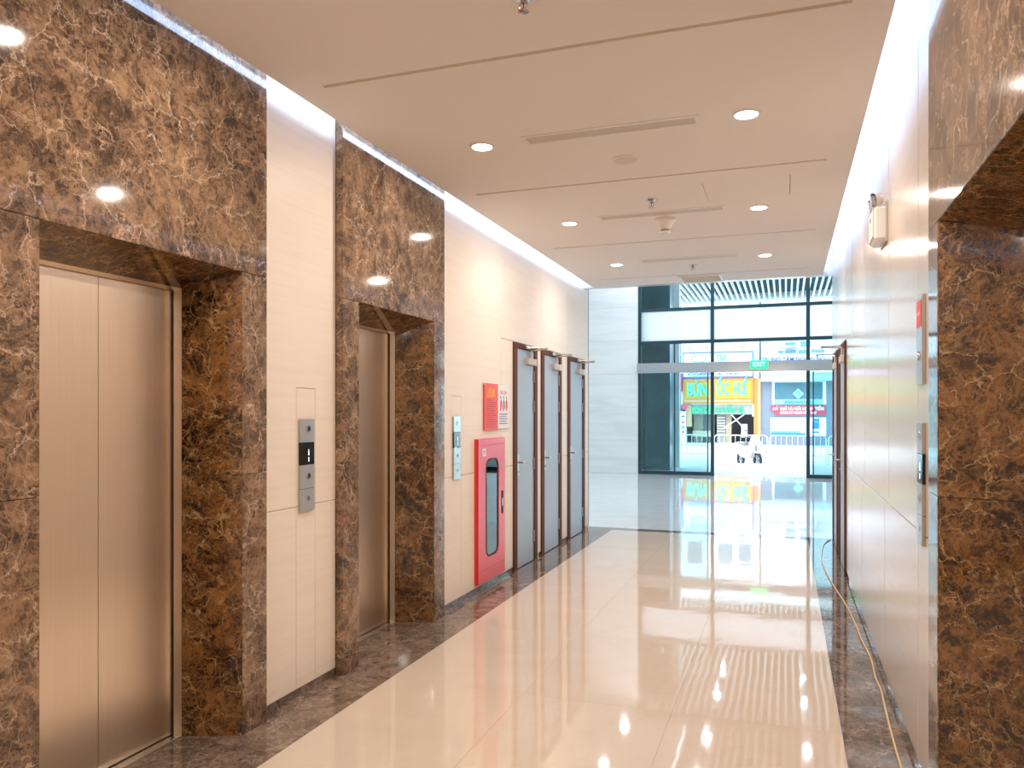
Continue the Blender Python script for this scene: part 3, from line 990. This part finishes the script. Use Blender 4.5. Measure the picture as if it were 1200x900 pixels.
# ------------------------------------------------------------------ emergency light on the polished wall
r = tag(empty('emergency_light', (XR, 4.95, 2.53), math.pi), 'white emergency light with two clear lamp heads high on the polished wall', 'emergency light')
box('case', 'white_plastic', r, 0.0, 0.07, -0.12, 0.12, 0.0, 0.19, 0.012)
box('front_cover', 'white_plastic', r, 0.07, 0.078, -0.108, 0.108, 0.018, 0.175, 0.003)
box('indicator_print', 'ink', r, 0.0782, 0.0787, -0.03, 0.02, 0.125, 0.15)
box('back_plate', 'grey_plastic', r, -0.0, 0.012, -0.13, 0.13, -0.012, 0.215, 0.002)
for s in (-1, 1):
    h_ = MB().cyl((0.04, s * 0.07, 0.19), (0.04, s * 0.07, 0.212), 0.012, seg=12).build('lamp_neck', 'white_plastic', r)
    MB().cyl((0.025, s * 0.07, 0.243), (0.066, s * 0.078, 0.236), 0.026, 0.040, 20).build('lamp_head', 'white_plastic', h_, True)
    MB().cyl((0.0662, s * 0.078, 0.236), (0.074, s * 0.0795, 0.2345), 0.040, 0.039, 20).build('lamp_lens', 'lens', h_, True)

# ------------------------------------------------------------------ cord on the floor
pix = [(1055.6, 898.6), (1046, 864), (1036, 825), (1033, 808), (1026, 796), (1022, 772.5), (1010.5, 752), (1001, 727), (990, 705.6), (975, 684), (962, 659), (963.5, 643), (967, 635), (973, 632.5)]
pts = [floor_at(u, v, 0.006) for u, v in pix]
pts = [Vector((0.43, 1.2, 0.006)), Vector((0.47, 2.1, 0.006)), Vector((0.485, 2.8, 0.006))] + pts
cu = bpy.data.curves.new('trailing_cord', 'CURVE')
cu.dimensions = '3D'
cu.bevel_depth = 0.0055
cu.bevel_resolution = 2
cu.resolution_u = 4
sp = cu.splines.new('NURBS')
sp.points.add(len(pts) - 1)
for p, q in zip(sp.points, pts):
    p.co = (q.x, q.y, q.z, 1)
sp.use_endpoint_u = True
sp.order_u = 3
cu.materials.append(M['cord'])
o = bpy.data.objects.new('trailing_cord', cu)
col.objects.link(o)
bpy.context.view_layer.update()
me = bpy.data.meshes.new_from_object(o.evaluated_get(bpy.context.evaluated_depsgraph_get()))
bpy.data.objects.remove(o)
o = bpy.data.objects.new('trailing_cord', me)
col.objects.link(o)
tag(o, 'thin yellowish cord trailing along the dark floor border beside the polished wall', 'cord')

# ------------------------------------------------------------------ lobby shell
b = MB()
b.box(LX0, -2.95, Y_END - 0.15, Y_END, 0, LZ + 0.4)
b.box(-2.95, 0.99, Y_CE + 0.0, Y_END, COVE_Z + 0.03, LZ + 0.4)
b.box(XL, XR, Y_CE, Y_CE + 0.12, CZ, COVE_Z + 0.03)
b.box(0.99, LX1, 10.25, 10.4, 0, LZ + 0.4)
b.box(-2.95, XL, Y_END - 0.028, Y_END, 0, COVE_Z + 0.03)
b.box(XR, 0.99, 10.372, 10.4, 0, COVE_Z + 0.03)
tag(b.build('wall_lobby_inner', 'lobby_stone'), 'pale stone lobby wall around the mouth of the corridor', 'wall', kind='structure')
tag(box('wall_lobby_left', 'lobby_stone', None, LX0 - 0.15, LX0, Y_END - 0.15, YF + 0.2, 0, LZ + 0.4), 'pale stone side wall of the lobby out of sight past the grey doors', 'wall', kind='structure')
tag(box('wall_lobby_right', 'lobby_stone', None, LX1, LX1 + 0.15, 10.25, YF + 0.2, 0, LZ + 0.4), 'pale stone side wall of the lobby out of sight past the polished wall', 'wall', kind='structure')
FXL = -3.55
wf = box('wall_facade', 'grout', None, LX0, FXL, YF - 0.02, YF + 0.25, 0, LZ)
tag(wf, 'pale grey veined stone wall between the corridor and the glass facade', 'wall', kind='structure')
zc = [0.0, 0.85, 1.70, 2.55, 3.40, 4.25, 5.10, LZ]
for i in range(len(zc) - 1):
    for x0, x1 in ((LX0, -5.1), (-5.1, FXL)):
        box('stone_panel', 'lobby_stone', wf, x0 + G, x1 - G, YF - 0.045, YF - 0.02, zc[i] + G, zc[i + 1] - G, 0.0015)
# lobby ceiling: plain on the left, white slats under a dark plenum over the glass doors
lc = MB().box(LX0, -2.35, Y_END, YF + 0.2, LZ, LZ + 0.1).box(-2.35, LX1, Y_END, YF + 0.2, LZ + 0.28, LZ + 0.38).build('ceiling_lobby', 'white_paint')
tag(lc, 'white lobby ceiling with slats, seen mirrored in the floor', 'ceiling', kind='structure')
box('plenum_board', 'plenum', lc, -2.35, LX1, Y_END, YF + 0.2, LZ + 0.262, LZ + 0.278)
def slats(parent, x0, x1, y0, y1, step=0.2):
    base = None
    x = x0
    while x <= x1:
        if base is None:
            base = box('slat', 'slat', parent, -0.03, 0.03, y0, y1, LZ, LZ + 0.12)
            base.location = (x, 0, 0)
        else:
            c = base.copy()
            col.objects.link(c)
            c.location = (x, 0, 0)
        x += step
slats(lc, -2.25, LX1 - 0.1, Y_END + 0.1, YF - 0.1)
k = 0
for yd in (12.2, 14.4, 16.6, 18.8):  # the two rows nearest the corridor are added to light the lobby
    for xd in (-3.73, -1.75, 0.45):
        downlight(xd, yd, LZ - 0.002, 'small cool downlight in the high lobby ceiling, far rows mirrored in the floor, near rows added for light', 'lobby ceiling downlights', LOBBY_W, (0.86, 0.92, 1.0), 'lobby_lamp_face', 0.075, 170)
for yd in (21.8, 23.8):
    for xd in (-3.73, -1.75, 0.45):
        downlight(xd, yd, LZ - 0.002, 'small cool downlight in the porch soffit, mirrored in the floor', 'porch soffit downlights', 8.0, (0.86, 0.92, 1.0), 'lobby_lamp_face', 0.075, 170)

# ------------------------------------------------------------------ glass facade
wf2 = tag(empty('window_1', (0, YF, 0)), 'tall glass facade with dark frame and open sliding entrance', 'glass facade', kind='structure')
D = 0.05
def mull(x0, x1, z0, z1, name='mullion', d=D):
    return box(name, 'frame_dark', wf2, x0, x1, -d, d, z0, z1)
MX = (-3.52, -1.716, 0.498, 2.30, LX1 - 0.05)
for x in MX:
    mull(x - 0.04, x + 0.04, 0, LZ - 0.02)
mull(-2.66, -2.625, 0.08, 3.30, d=0.03)
RAILS = (3.33, 4.155, LZ - 0.07)
for a, c in zip(MX[:-1], MX[1:]):
    for z in RAILS:
        mull(a + 0.04, c - 0.04, z - 0.04, z + 0.04, 'transom')
    if a != -1.716:
        mull(a + 0.04, c - 0.04, 0, 0.085, 'bottom_rail')
        box('glass_pane', 'glass', wf2, a + 0.04, c - 0.04, -0.006, 0.006, 0.085, 2.55)
    box('glass_pane', 'glass', wf2, a + 0.04, c - 0.04, -0.006, 0.006, 2.81, 3.29)
    box('frosted_pane', 'frosted', wf2, a + 0.04, c - 0.04, -0.006, 0.006, 3.37, 4.115)
    box('glass_pane', 'glass', wf2, a + 0.04, c - 0.04, -0.006, 0.006, 4.195, LZ - 0.11)
box('sliding_door_header', 'steel_band', wf2, -3.56, LX1 - 0.1, -0.14, 0.10, 2.555, 2.81, 0.004)
# sliding leaves pushed open behind the fixed lights
for x0, x1 in ((-3.42, -1.82), (0.60, 2.2)):
    lf = MB()
    lf.box(x0, x0 + 0.03, 0.055, 0.085, 0.02, 2.55); lf.box(x1 - 0.03, x1, 0.055, 0.085, 0.02, 2.55)
    lf.box(x0 + 0.03, x1 - 0.03, 0.055, 0.085, 0.02, 0.06)
    f = lf.build('sliding_leaf', 'frame_dark', wf2)
    box('leaf_glass', 'glass', f, x0 + 0.03, x1 - 0.03, 0.067, 0.073, 0.06, 2.55)
# exit sign on the header
c0, c1 = at(879, 432, YF - 0.2), at(900, 422, YF - 0.2)
ex = tag(empty('exit_sign', ((c0.x + c1.x) / 2, YF - 0.15, c0.z)), 'small glowing green exit sign on the steel header of the glass doors', 'exit sign')
hw, hh = (c1.x - c0.x) / 2, c1.z - c0.z
box('case', 'exit_green', ex, -hw, hw, -0.05, 0.0, 0, hh, 0.004)
text('lettering', 'EXIT', 'exit_white', ex, (0.0, -0.052, hh * 0.5), hh * 0.72, FACE_NY, hw * 1.35, 0.001)

# ------------------------------------------------------------------ porch outside
pv = tag(box('pavement', 'pavement', None, -14, 14, YF + 0.12, 25.0, -0.3, 0.0), 'pale stone porch paving outside the glass doors', 'pavement', kind='structure')
rd = tag(box('road', 'road', None, -70, 70, 25.0, YS + 30, SZ - 0.2, SZ), 'bright street beyond the porch', 'road', kind='structure')
sf = MB().box(-14, 14, YF + 0.2, 32.6, LZ + 0.28, LZ + 0.6).box(-14, 14, 32.6, 33.0, LZ - 0.05, LZ + 0.6).box(-14, -5.3, YF + 0.2, 32.6, LZ + 0.005, LZ + 0.28).build('roof_porch', 'white_paint')
tag(sf, 'deep porch roof over the entrance with a white slatted soffit', 'porch roof', kind='structure')
box('plenum_board', 'plenum', sf, -5.3, 14, YF + 0.2, 32.6, LZ + 0.262, LZ + 0.279)
slats(sf, -5.2, 6.9, YF + 0.3, 32.5)
c0, c1 = at(752, 0, 21.2), at(785, 0, 21.2)
tag(box('column_1', 'tinted_stone', None, c0.x - 0.25, c1.x, 21.2, 21.9, 0, LZ + 0.004), 'dark stone porch column behind the glass, painted with the teal tint of the pane', 'column', kind='structure')
c0, c1 = at(787, 0, 22.4), at(796, 0, 22.4)
tag(box('column_2', 'white_paint', None, c0.x, c1.x, 22.4, 22.65, 0, LZ + 0.004), 'slim pale post beside the dark porch column', 'column', kind='structure')

# crowd barriers on the street edge
def barrier(x0, x1, y, label):
    r = tag(empty('crowd_barrier', ((x0 + x1) / 2, y, SZ)), label, 'barrier', 'white crowd barriers along the street')
    h = (x1 - x0) / 2
    H = 1.03
    b = MB()
    c = 0.10
    b.tube([(-h, 0, 0.16), (-h, 0, H - c), (-h + c * 0.3, 0, H - c * 0.3), (-h + c, 0, H), (h - c, 0, H), (h - c * 0.3, 0, H - c * 0.3), (h, 0, H - c), (h, 0, 0.16)], 0.021, 8)
    b.build('outer_tube', 'barrier', r)
    for z in (0.36, 0.66):
        MB().cyl((-h, 0, z), (h, 0, z), 0.016, seg=8).build('rail', 'barrier', r)
    n = max(6, int(2 * h / 0.17))
    first = None
    for i in range(1, n):
        x = -h + 2 * h * i / n
        if first is None:
            first = MB().cyl((0, 0, 0.36), (0, 0, H), 0.009, seg=6).build('upright', 'barrier', r)
            first.location = (x, 0, 0)
        else:
            cc = first.copy(); col.objects.link(cc); cc.location = (x, 0, 0)
    for s in (-1, 1):
        MB().tube([(s * h, -0.3, 0.015), (s * h, 0, 0.17), (s * h, 0.3, 0.015)], 0.018, 8).build('foot', 'barrier', r)
    return r
YB = 28.0
xs = [at(u, 0, YB).x for u in (776, 834.5, 837, 899.5, 902.5, 968, 971, 1030)]
lbs = ('white tubular crowd barrier in front of the column side of the orange restaurant', 'white tubular crowd barrier in front of the restaurant doorway',
       'white tubular crowd barrier below the red bank banner', 'white tubular crowd barrier at the far end of the row past the bank posters')
for i in range(4):
    barrier(xs[2 * i], xs[2 * i + 1], YB, lbs[i])

# ------------------------------------------------------------------ shops across the street
M['shop_white'] = plain('shop_white_wall', (0.62, 0.62, 0.64), 0.7, var=0.02)
M['shop_orange'] = plain('orange_board', (0.5, 0.19, 0.035), 0.5, var=0.06)
M['shop_yellow'] = plain('yellow_board', (0.48, 0.29, 0.02), 0.5, var=0.05)
M['shop_pale_orange'] = plain('pale_orange_tile', (0.52, 0.3, 0.16), 0.5, var=0.08)
M['sign_blue'] = plain('sign_blue', (0.11, 0.13, 0.5), 0.5)
M['roof_blue'] = plain('roof_letter_blue', (0.02, 0.05, 0.75), 0.5)
M['letter_mint'] = plain('mint_letter', (0.1, 0.66, 0.46), 0.5)
M['letter_green'] = plain('green_letter', (0.02, 0.6, 0.22), 0.5)
M['letter_white'] = plain('white_letter', (0.88, 0.88, 0.88), 0.5)
M['bank_wall'] = plain('bank_wall', (0.15, 0.185, 0.235), 0.5, var=0.05)
M['bank_canopy'] = plain('bank_canopy', (0.28, 0.4, 0.44), 0.5)
M['bank_glass'] = plain('bank_window', (0.07, 0.17, 0.21), 0.12, var=0.25, scale=1.2)
M['bank_cyan'] = plain('bank_cyan_print', (0.2, 0.52, 0.57), 0.5)
M['bank_teal'] = plain('bank_teal_print', (0.05, 0.30, 0.40), 0.5)
M['banner_red'] = plain('banner_red', (0.55, 0.04, 0.09), 0.5)
M['poster_blue'] = plain('poster_blue', (0.02, 0.18, 0.55), 0.5)
M['poster_sky'] = plain('poster_sky_blue', (0.12, 0.42, 0.58), 0.5)
M['shop_dark'] = plain('shop_interior', (0.16, 0.16, 0.16), 0.7, var=0.3, scale=2.0)
M['shop_shutter'] = plain('shutter_grey_green', (0.30, 0.34, 0.31), 0.6, var=0.2, scale=3)
M['shop_wood'] = plain('shop_tan', (0.42, 0.36, 0.26), 0.6, var=0.2)
M['shop_window'] = plain('upper_window_glass', (0.12, 0.24, 0.3), 0.2)
M['tyre'] = plain('tyre_rubber', (0.05, 0.06, 0.07), 0.8)
M['scooter_white'] = plain('scooter_white', (0.85, 0.85, 0.87), 0.3)
M['scooter_grey'] = plain('scooter_grey', (0.30, 0.32, 0.36), 0.5)

def rect(u0, v0, u1, v1, Y=YS):
    a, b_ = at(u0, v0, Y), at(u1, v1, Y)
    um = (u0 + u1) / 2
    return a.x, b_.x, at(um, v1, Y).z, at(um, v0, Y).z
def board(name, mat, parent, px, d0, d1, bev=0.0):
    """a board on a shop front: d0 behind, d1 in front of the shop line (towards the viewer)"""
    x0, x1, z0, z1 = rect(*px)
    o0 = parent.location if parent.parent is None else parent.parent.location
    ox, oy, oz = o0
    return box(name, mat, parent, x0 - ox, x1 - ox, YS - d1 - oy, YS - d0 - oy, z0 - oz, z1 - oz, bev)
def sign_text(name, body, mat, parent, px, d, hscale=1.0):
    x0, x1, z0, z1 = rect(*px)
    o0 = parent.location if parent.parent is None else parent.parent.location
    ox, oy, oz = o0
    return text(name, body, mat, parent, ((x0 + x1) / 2 - ox, YS - d - oy, (z0 + z1) / 2 - oz), (z1 - z0) * 1.25 * hscale, FACE_NY, x1 - x0, 0.03, bold=0.028)

# the restaurant with the orange sign
cx = at(845, 0, YS).x
rs = tag(empty('restaurant_building', (cx, YS, SZ)), 'restaurant front with orange sign board and green lettering across the street', 'shop')
x0, x1, _, _ = rect(798, 400, 890, 500)
ztop = 9.5
box('upper_wall', 'shop_white', rs, x0 - cx, x1 - cx, 0.0, 6.0, rect(800, 443, 890, 474)[2] - SZ, ztop)
box('back_wall', 'shop_dark', rs, x0 - cx, x1 - cx, 3.0, 3.2, 0, 3.4)
box('shop_floor', 'road', rs, x0 - cx, x1 - cx, 0.0, 3.0, 0.0, 0.06)
# upper sign: white board in a blue frame
fr = board('upper_sign_frame', 'sign_blue', rs, (800, 412.5, 883, 443), 0.0, 0.22)
board('upper_sign_board', 'letter_white', fr, (801.6, 414.4, 881.4, 441), 0.22, 0.26)
def emblem(parent, u, v, rx, rz, mat, d, name):
    c = at(u, v, YS)
    o0 = parent.location if parent.parent is None else parent.parent.location
    b = MB()
    n = 20
    t = math.pi * 2 / n
    outer_ = [(c.x - o0[0] + rx * math.cos(i * t), c.z - o0[2] + rz * math.sin(i * t)) for i in range(n)]
    inner_ = [(c.x - o0[0] + rx * 0.82 * math.cos(i * t), c.z - o0[2] + rz * 0.72 * math.sin(i * t)) for i in range(n)]
    V = [[b.bm.verts.new((x_, YS - d - o0[1], z_)) for x_, z_ in L_] for L_ in (outer_, inner_)]
    for i in range(n):
        j = (i + 1) % n
        b.bm.faces.new((V[0][i], V[0][j], V[1][j], V[1][i]))
    o = b.build(name, mat, parent)
    so = o.modifiers.new('thickness', 'SOLIDIFY'); so.thickness = 0.02
    return o
emblem(fr, 819.5, 420.5, 0.46, 0.24, 'bank_cyan', 0.29, 'oval_emblem')
sign_text('small_lettering', 'TEA', 'poster_sky', fr, (840, 416, 852, 424), 0.28)
sign_text('small_lettering', 'COFFEE & TEA', 'sign_blue', fr, (806, 437.2, 866, 440.4), 0.28)
# three lamps on arms above the sign
for u, v in ((807, 408.5), (827, 407), (869.5, 406.5), (885.5, 411)):
    a = at(u, v, YS - 0.9)
    p0 = Vector((a.x - cx, -0.9, a.z - SZ))
    arm = MB().tube([(p0.x + 0.12, 0.0, p0.z - 0.55), (p0.x + 0.08, -0.5, p0.z - 0.02), tuple(p0)], 0.022, 6).build('sign_lamp_arm', 'scooter_grey', rs)
    MB().box(p0.x - 0.14, p0.x + 0.14, -1.02, -0.78, p0.z - 0.05, p0.z + 0.06, 0.01).build('lamp_head', 'scooter_grey', arm)
# main orange board with mint letters on a yellow field
ob = board('orange_sign_board', 'shop_orange', rs, (800.5, 444, 883, 473), 0.0, 0.20)
board('yellow_field', 'shop_yellow', ob, (838, 446.5, 880.5, 466.5), 0.20, 0.215)
board('yellow_field', 'shop_yellow', ob, (804, 448.5, 832.5, 466.5), 0.20, 0.212)
sign_text('sign_lettering', 'BÚN', 'letter_mint', ob, (806, 450, 829.5, 465.5), 0.25)
sign_text('sign_lettering', 'ỐC', 'letter_mint', ob, (840, 448.5, 855, 465), 0.25, 0.95)
sign_text('sign_lettering', 'HUẾ', 'letter_mint', ob, (860, 447.5, 876.5, 465), 0.25, 0.95)
board('bottom_strip', 'shop_pale_orange', ob, (803, 468.8, 880, 471), 0.20, 0.215)
# pillars, red bracket sign, price column
board('orange_pillar', 'shop_orange', rs, (883.5, 443.5, 887.5, 512), -0.3, 0.14)
board('pale_pillar', 'shop_pale_orange', rs, (887.5, 443.5, 891.5, 512), -0.3, 0.10)
board('orange_pillar', 'shop_pale_orange', rs, (804.5, 474, 810.5, 500), -0.3, 0.05)
board('red_side_sign', 'banner_red', rs, (796.8, 437, 799.8, 458.5), 0.0, 0.4)
c = at(802.5, 476.5, YS)
MB().cyl((c.x - cx, -0.35, c.z - SZ), (c.x - cx, -0.28, c.z - SZ), 0.17, seg=20).build('round_red_sign', 'banner_red', rs)
pc = board('price_column', 'letter_white', rs, (797, 482, 804, 523), -0.2, 0.12)
for k_, v in enumerate((487, 494, 499.5, 505)):
    board('price_mark', 'banner_red' if k_ % 2 else 'sign_blue', pc, (799, v, 802.4, v + 2.0), 0.12, 0.14)
# green lettering and the shop inside
lb_ = board('fascia', 'shop_shutter', rs, (803, 473.2, 883.4, 485.5), -0.15, -0.05)
sign_text('green_lettering', 'BÚN CÁ', 'letter_green', lb_, (811, 477.5, 834, 484.5), 0.03, 0.95)
sign_text('green_lettering', 'CHUẨN VỊ', 'letter_green', lb_, (837, 477, 871.5, 484.5), 0.03, 0.95)
for u0, u1, m_ in ((811, 822, 'shop_wood'), (822.4, 833.5, 'shop_dark'), (838.5, 849, 'shop_shutter'), (849.4, 856, 'shop_wood')):
    board('shop_bay', m_, rs, (u0, 486, u1, 521), -1.2, -0.9)
for k_ in range(7):
    v = 489 + k_ * 3.3
    board('shelf', 'letter_white', rs, (839.3, v, 848.4, v + 0.7), -0.9, -0.7)
a, b_, c, d = at(848, 502, YS - 0.2), at(872, 486, YS - 0.2), at(872, 502, YS - 0.2), at(857, 486, YS - 0.2)
for p, q in ((a, b_), (c, d)):
    MB().cyl((p.x - cx, -0.2, p.z - SZ), (q.x - cx, -0.2, q.z - SZ), 0.028, seg=6).build('cross_brace', 'letter_white', rs)
board('door_jamb', 'letter_white', rs, (881.5, 474, 883.3, 488), -0.2, 0.1)
board('counter', 'shop_wood', rs, (811, 505, 834, 512), -0.8, -0.3)
board('water_tank', 'letter_white', rs, (869.5, 497, 876, 512), 0.05, 0.6)
# upper floor windows behind the sign
for u0, u1 in ((806, 822), (842, 858), (866, 880)):
    board('upper_window', 'shop_window', rs, (u0, 370, u1, 396), 0.0, 0.04)

# the bank
bx = at(933, 0, YS).x
bk = tag(empty('bank_building', (bx, YS, SZ)), 'blue-grey bank front with diamond logo and red banner across the street', 'bank')
x0, x1, _, _ = rect(891.7, 430, 1010, 500)
z_can = rect(892, 440, 975, 447)[2] - SZ
box('wall', 'bank_wall', bk, x0 - bx, x1 - bx, 0.0, 6.0, 0, z_can)
box('upper_wall', 'shop_white', bk, x0 - bx, x1 - bx, 0.05, 6.0, z_can, 9.5)
board('canopy', 'bank_canopy', bk, (892, 437.5, 1010, 447), 0.0, 0.9)
board('canopy_edge', 'letter_white', bk, (892, 434.8, 1010, 437.5), 0.0, 1.0)
fr = board('window_frame', 'letter_white', bk, (905, 446.5, 968, 474), 0.0, 0.06)
board('window_glass', 'bank_glass', fr, (907.5, 448, 964, 468), 0.06, 0.08)
board('window_film', 'bank_cyan', fr, (907.5, 468.3, 964, 474), 0.06, 0.08)
board('blue_sticker', 'poster_blue', fr, (908.5, 450.5, 911.5, 456), 0.08, 0.09)
# diamond logo with its ring
c = at(935.3, 461.3, YS)
cxl, czl = c.x - bx, c.z - SZ
rx, rz = at(942, 461, YS).x - c.x, at(935, 455, YS).z - c.z
pts = [(cxl + rx, -0.10, czl), (cxl, -0.10, czl + rz), (cxl - rx, -0.10, czl), (cxl, -0.10, czl - rz)]
MB().prism(pts + [(x_, -0.13, z_) for x_, y_, z_ in pts], 4).build('logo_diamond', 'bank_cyan', fr)
pts = [(cxl + rx * s, -0.131, czl) for s in (0.55,)] + [(cxl, -0.131, czl + rz * 0.55), (cxl - rx * 0.55, -0.131, czl), (cxl, -0.131, czl - rz * 0.55)]
MB().prism(pts + [(x_, -0.145, z_) for x_, y_, z_ in pts], 4).build('logo_core', 'bank_teal', fr)
MB().cyl((cxl - rx * 0.05, -0.146, czl), (cxl - rx * 0.05, -0.16, czl), rx * 0.2, seg=12).build('logo_dot', 'bank_cyan', fr)
sign_text('bank_name', 'SAIGONBANK', 'bank_teal', fr, (919, 469.6, 952, 473.2), 0.12)
# red banner with two lines
bn = board('red_banner', 'banner_red', bk, (903.5, 475.2, 967.5, 481.5), 0.0, 0.10)
board('banner_lower_band', 'banner_red', bn, (908, 481.5, 967.5, 486.6), 0.0, 0.10)
sign_text('banner_lettering', 'MỞ THẺ ƯU ĐÃI HOÀN TIỀN', 'letter_white', bn, (906, 477.2, 965, 481.2), 0.13)
sign_text('banner_lettering', 'ĐĂNG KÝ NGAY HÔM NAY', 'letter_white', bn, (914, 482.4, 957, 485.4), 0.13)
ps = board('wide_poster', 'letter_white', bk, (903, 489.5, 944.5, 510), 0.0, 0.06)
board('poster_wave', 'poster_blue', ps, (903.3, 507, 944, 509.8), 0.06, 0.075)
board('poster_wave', 'poster_sky', ps, (903.3, 504.6, 938, 507), 0.06, 0.07)
board('poster_print', 'poster_sky', ps, (906, 496, 918, 497.2), 0.06, 0.07)
board('poster_print', 'poster_sky', ps, (903.3, 489.7, 908.5, 491), 0.06, 0.07)
ps = board('tall_poster', 'letter_white', bk, (947.5, 489.5, 968, 510.5), 0.0, 0.06)
board('poster_phone', 'poster_blue', ps, (952, 490.5, 960, 502.5), 0.06, 0.075)
board('phone_print', 'poster_sky', ps, (953.2, 493.5, 958.6, 495), 0.075, 0.085)
board('poster_print', 'poster_blue', ps, (952, 505.4, 960, 507.4), 0.06, 0.07)
# windows on the upper floor and blue roof lettering
for (u0, v0, u1, v1) in ((920, 401, 932, 404), (938, 399.5, 950, 406), (912, 411, 918, 414), (920, 410.2, 933, 414), (936, 410, 947, 414), (951, 409.5, 966, 413)):
    board('upper_window', 'shop_window', bk, (u0, v0, u1, v1), -0.05, 0.02)
board('ledge', 'bank_canopy', bk, (920, 407.2, 934, 408), -0.05, 0.3)
sign_text('blue_lettering', 'TRUNG TÂM NGOẠI NGỮ', 'roof_blue', bk, (892.5, 419, 972, 424), 0.35)

# neighbours so that the street goes on
def neighbour(u0, u1, top, mat, label):
    x0, x1, _, _ = rect(u0, 400, u1, 500)
    c_ = (x0 + x1) / 2
    r = tag(empty('street_house', (c_, YS, SZ)), label, 'house')
    w = (x1 - x0) / 2
    box('wall', mat, r, -w, w, 0.0, 8.0, 0, top)
    box('roof_edge', 'letter_white', r, -w, w, -0.3, 8.0, top, top + 0.2)
    n = 3
    for fl_ in range(2):
        for i in range(n):
            xc = -w + 2 * w * (i + 0.5) / n
            f = box('window', 'letter_white', r, xc - 0.55, xc + 0.55, -0.06, 0.0, 3.6 + fl_ * 2.9, 5.1 + fl_ * 2.9)
            box('window_pane', 'shop_window', f, xc - 0.47, xc + 0.47, -0.075, -0.06, 3.68 + fl_ * 2.9, 5.02 + fl_ * 2.9)
    box('shutter', 'shop_shutter', r, -w + 0.3, w - 0.3, -0.05, 0.0, 0, 2.7)
    return r
neighbour(690, 796, 9.5, 'shop_white', 'pale house behind the dark porch column')
neighbour(1010.5, 1130, 9.5, 'shop_pale_orange', 'house beyond the bank, hidden by the polished wall')

# parked scooter in front of the barrier
sc0 = at(878, 0, 27.0)
st = tag(empty('motor_scooter', (sc0.x, 26.9, SZ), R(-62)), 'white motor scooter parked in front of the barriers', 'scooter')
def wheel(x):
    b = MB()
    n, m_ = 20, 8
    Rr, rr = 0.215, 0.05
    V = [[b.bm.verts.new((x + (Rr + rr * math.cos(2 * math.pi * j / m_)) * math.cos(2 * math.pi * i / n), rr * math.sin(2 * math.pi * j / m_), 0.265 + (Rr + rr * math.cos(2 * math.pi * j / m_)) * math.sin(2 * math.pi * i / n))) for j in range(m_)] for i in range(n)]
    for i in range(n):
        for j in range(m_):
            b.bm.faces.new((V[i][j], V[(i + 1) % n][j], V[(i + 1) % n][(j + 1) % m_], V[i][(j + 1) % m_]))
    w = b.build('wheel', 'tyre', st, True)
    b = MB().cyl((x, -0.03, 0.265), (x, 0.03, 0.265), 0.06, seg=12)
    for k_ in range(5):
        t = 2 * math.pi * k_ / 5
        b.cyl((x, 0, 0.265), (x + 0.18 * math.cos(t), 0, 0.265 + 0.18 * math.sin(t)), 0.018, seg=6)
    b.build('rim', 'scooter_grey', w)
wheel(0.62); wheel(-0.62)
prof = [(-0.86, 0.62), (-0.55, 0.42), (-0.15, 0.32), (0.30, 0.30), (0.42, 0.40), (0.50, 0.92), (0.40, 0.95), (0.28, 0.48), (-0.02, 0.44), (-0.10, 0.72), (-0.75, 0.78)]
MB().prism([(x_, -0.15, z_) for x_, z_ in prof] + [(x_, 0.15, z_) for x_, z_ in prof], len(prof)).build('body', 'scooter_white', st)
MB().box(0.40, 0.50, -0.21, 0.21, 0.36, 0.88, 0.03).build('leg_shield', 'scooter_white', st)
MB().box(-0.72, -0.06, -0.14, 0.14, 0.74, 0.83, 0.03).build('seat', 'scooter_grey', st)
MB().tube([(0.62, 0.0, 0.265), (0.50, 0.0, 0.62), (0.42, 0, 0.98)], 0.035, 8).build('fork', 'scooter_grey', st)
MB().box(0.40, 0.84, -0.08, 0.08, 0.50, 0.56, 0.02).build('front_mudguard', 'scooter_white', st)
hb = MB().tube([(0.36, -0.33, 1.03), (0.42, -0.1, 1.0), (0.42, 0.1, 1.0), (0.36, 0.33, 1.03)], 0.018, 8).build('handlebar', 'scooter_grey', st)
MB().box(0.36, 0.54, -0.13, 0.13, 0.90, 1.08, 0.03).build('headlight_cowl', 'scooter_white', st)
MB().cyl((0.54, 0, 0.99), (0.555, 0, 0.99), 0.07, 0.06, 14).build('headlight', 'letter_white', st)
for s in (-1, 1):
    a = MB().cyl((0.40, s * 0.2, 1.02), (0.38, s * 0.27, 1.20), 0.008, seg=6).build('mirror_stem', 'scooter_grey', hb)
    MB().box(0.37, 0.39, s * 0.30 - 0.05, s * 0.30 + 0.05, 1.18, 1.26, 0.008).build('mirror', 'scooter_grey', hb)
MB().cyl((-0.05, 0.14, 0.32), (-0.12, 0.24, 0.0), 0.014, seg=6).build('side_stand', 'scooter_grey', st)
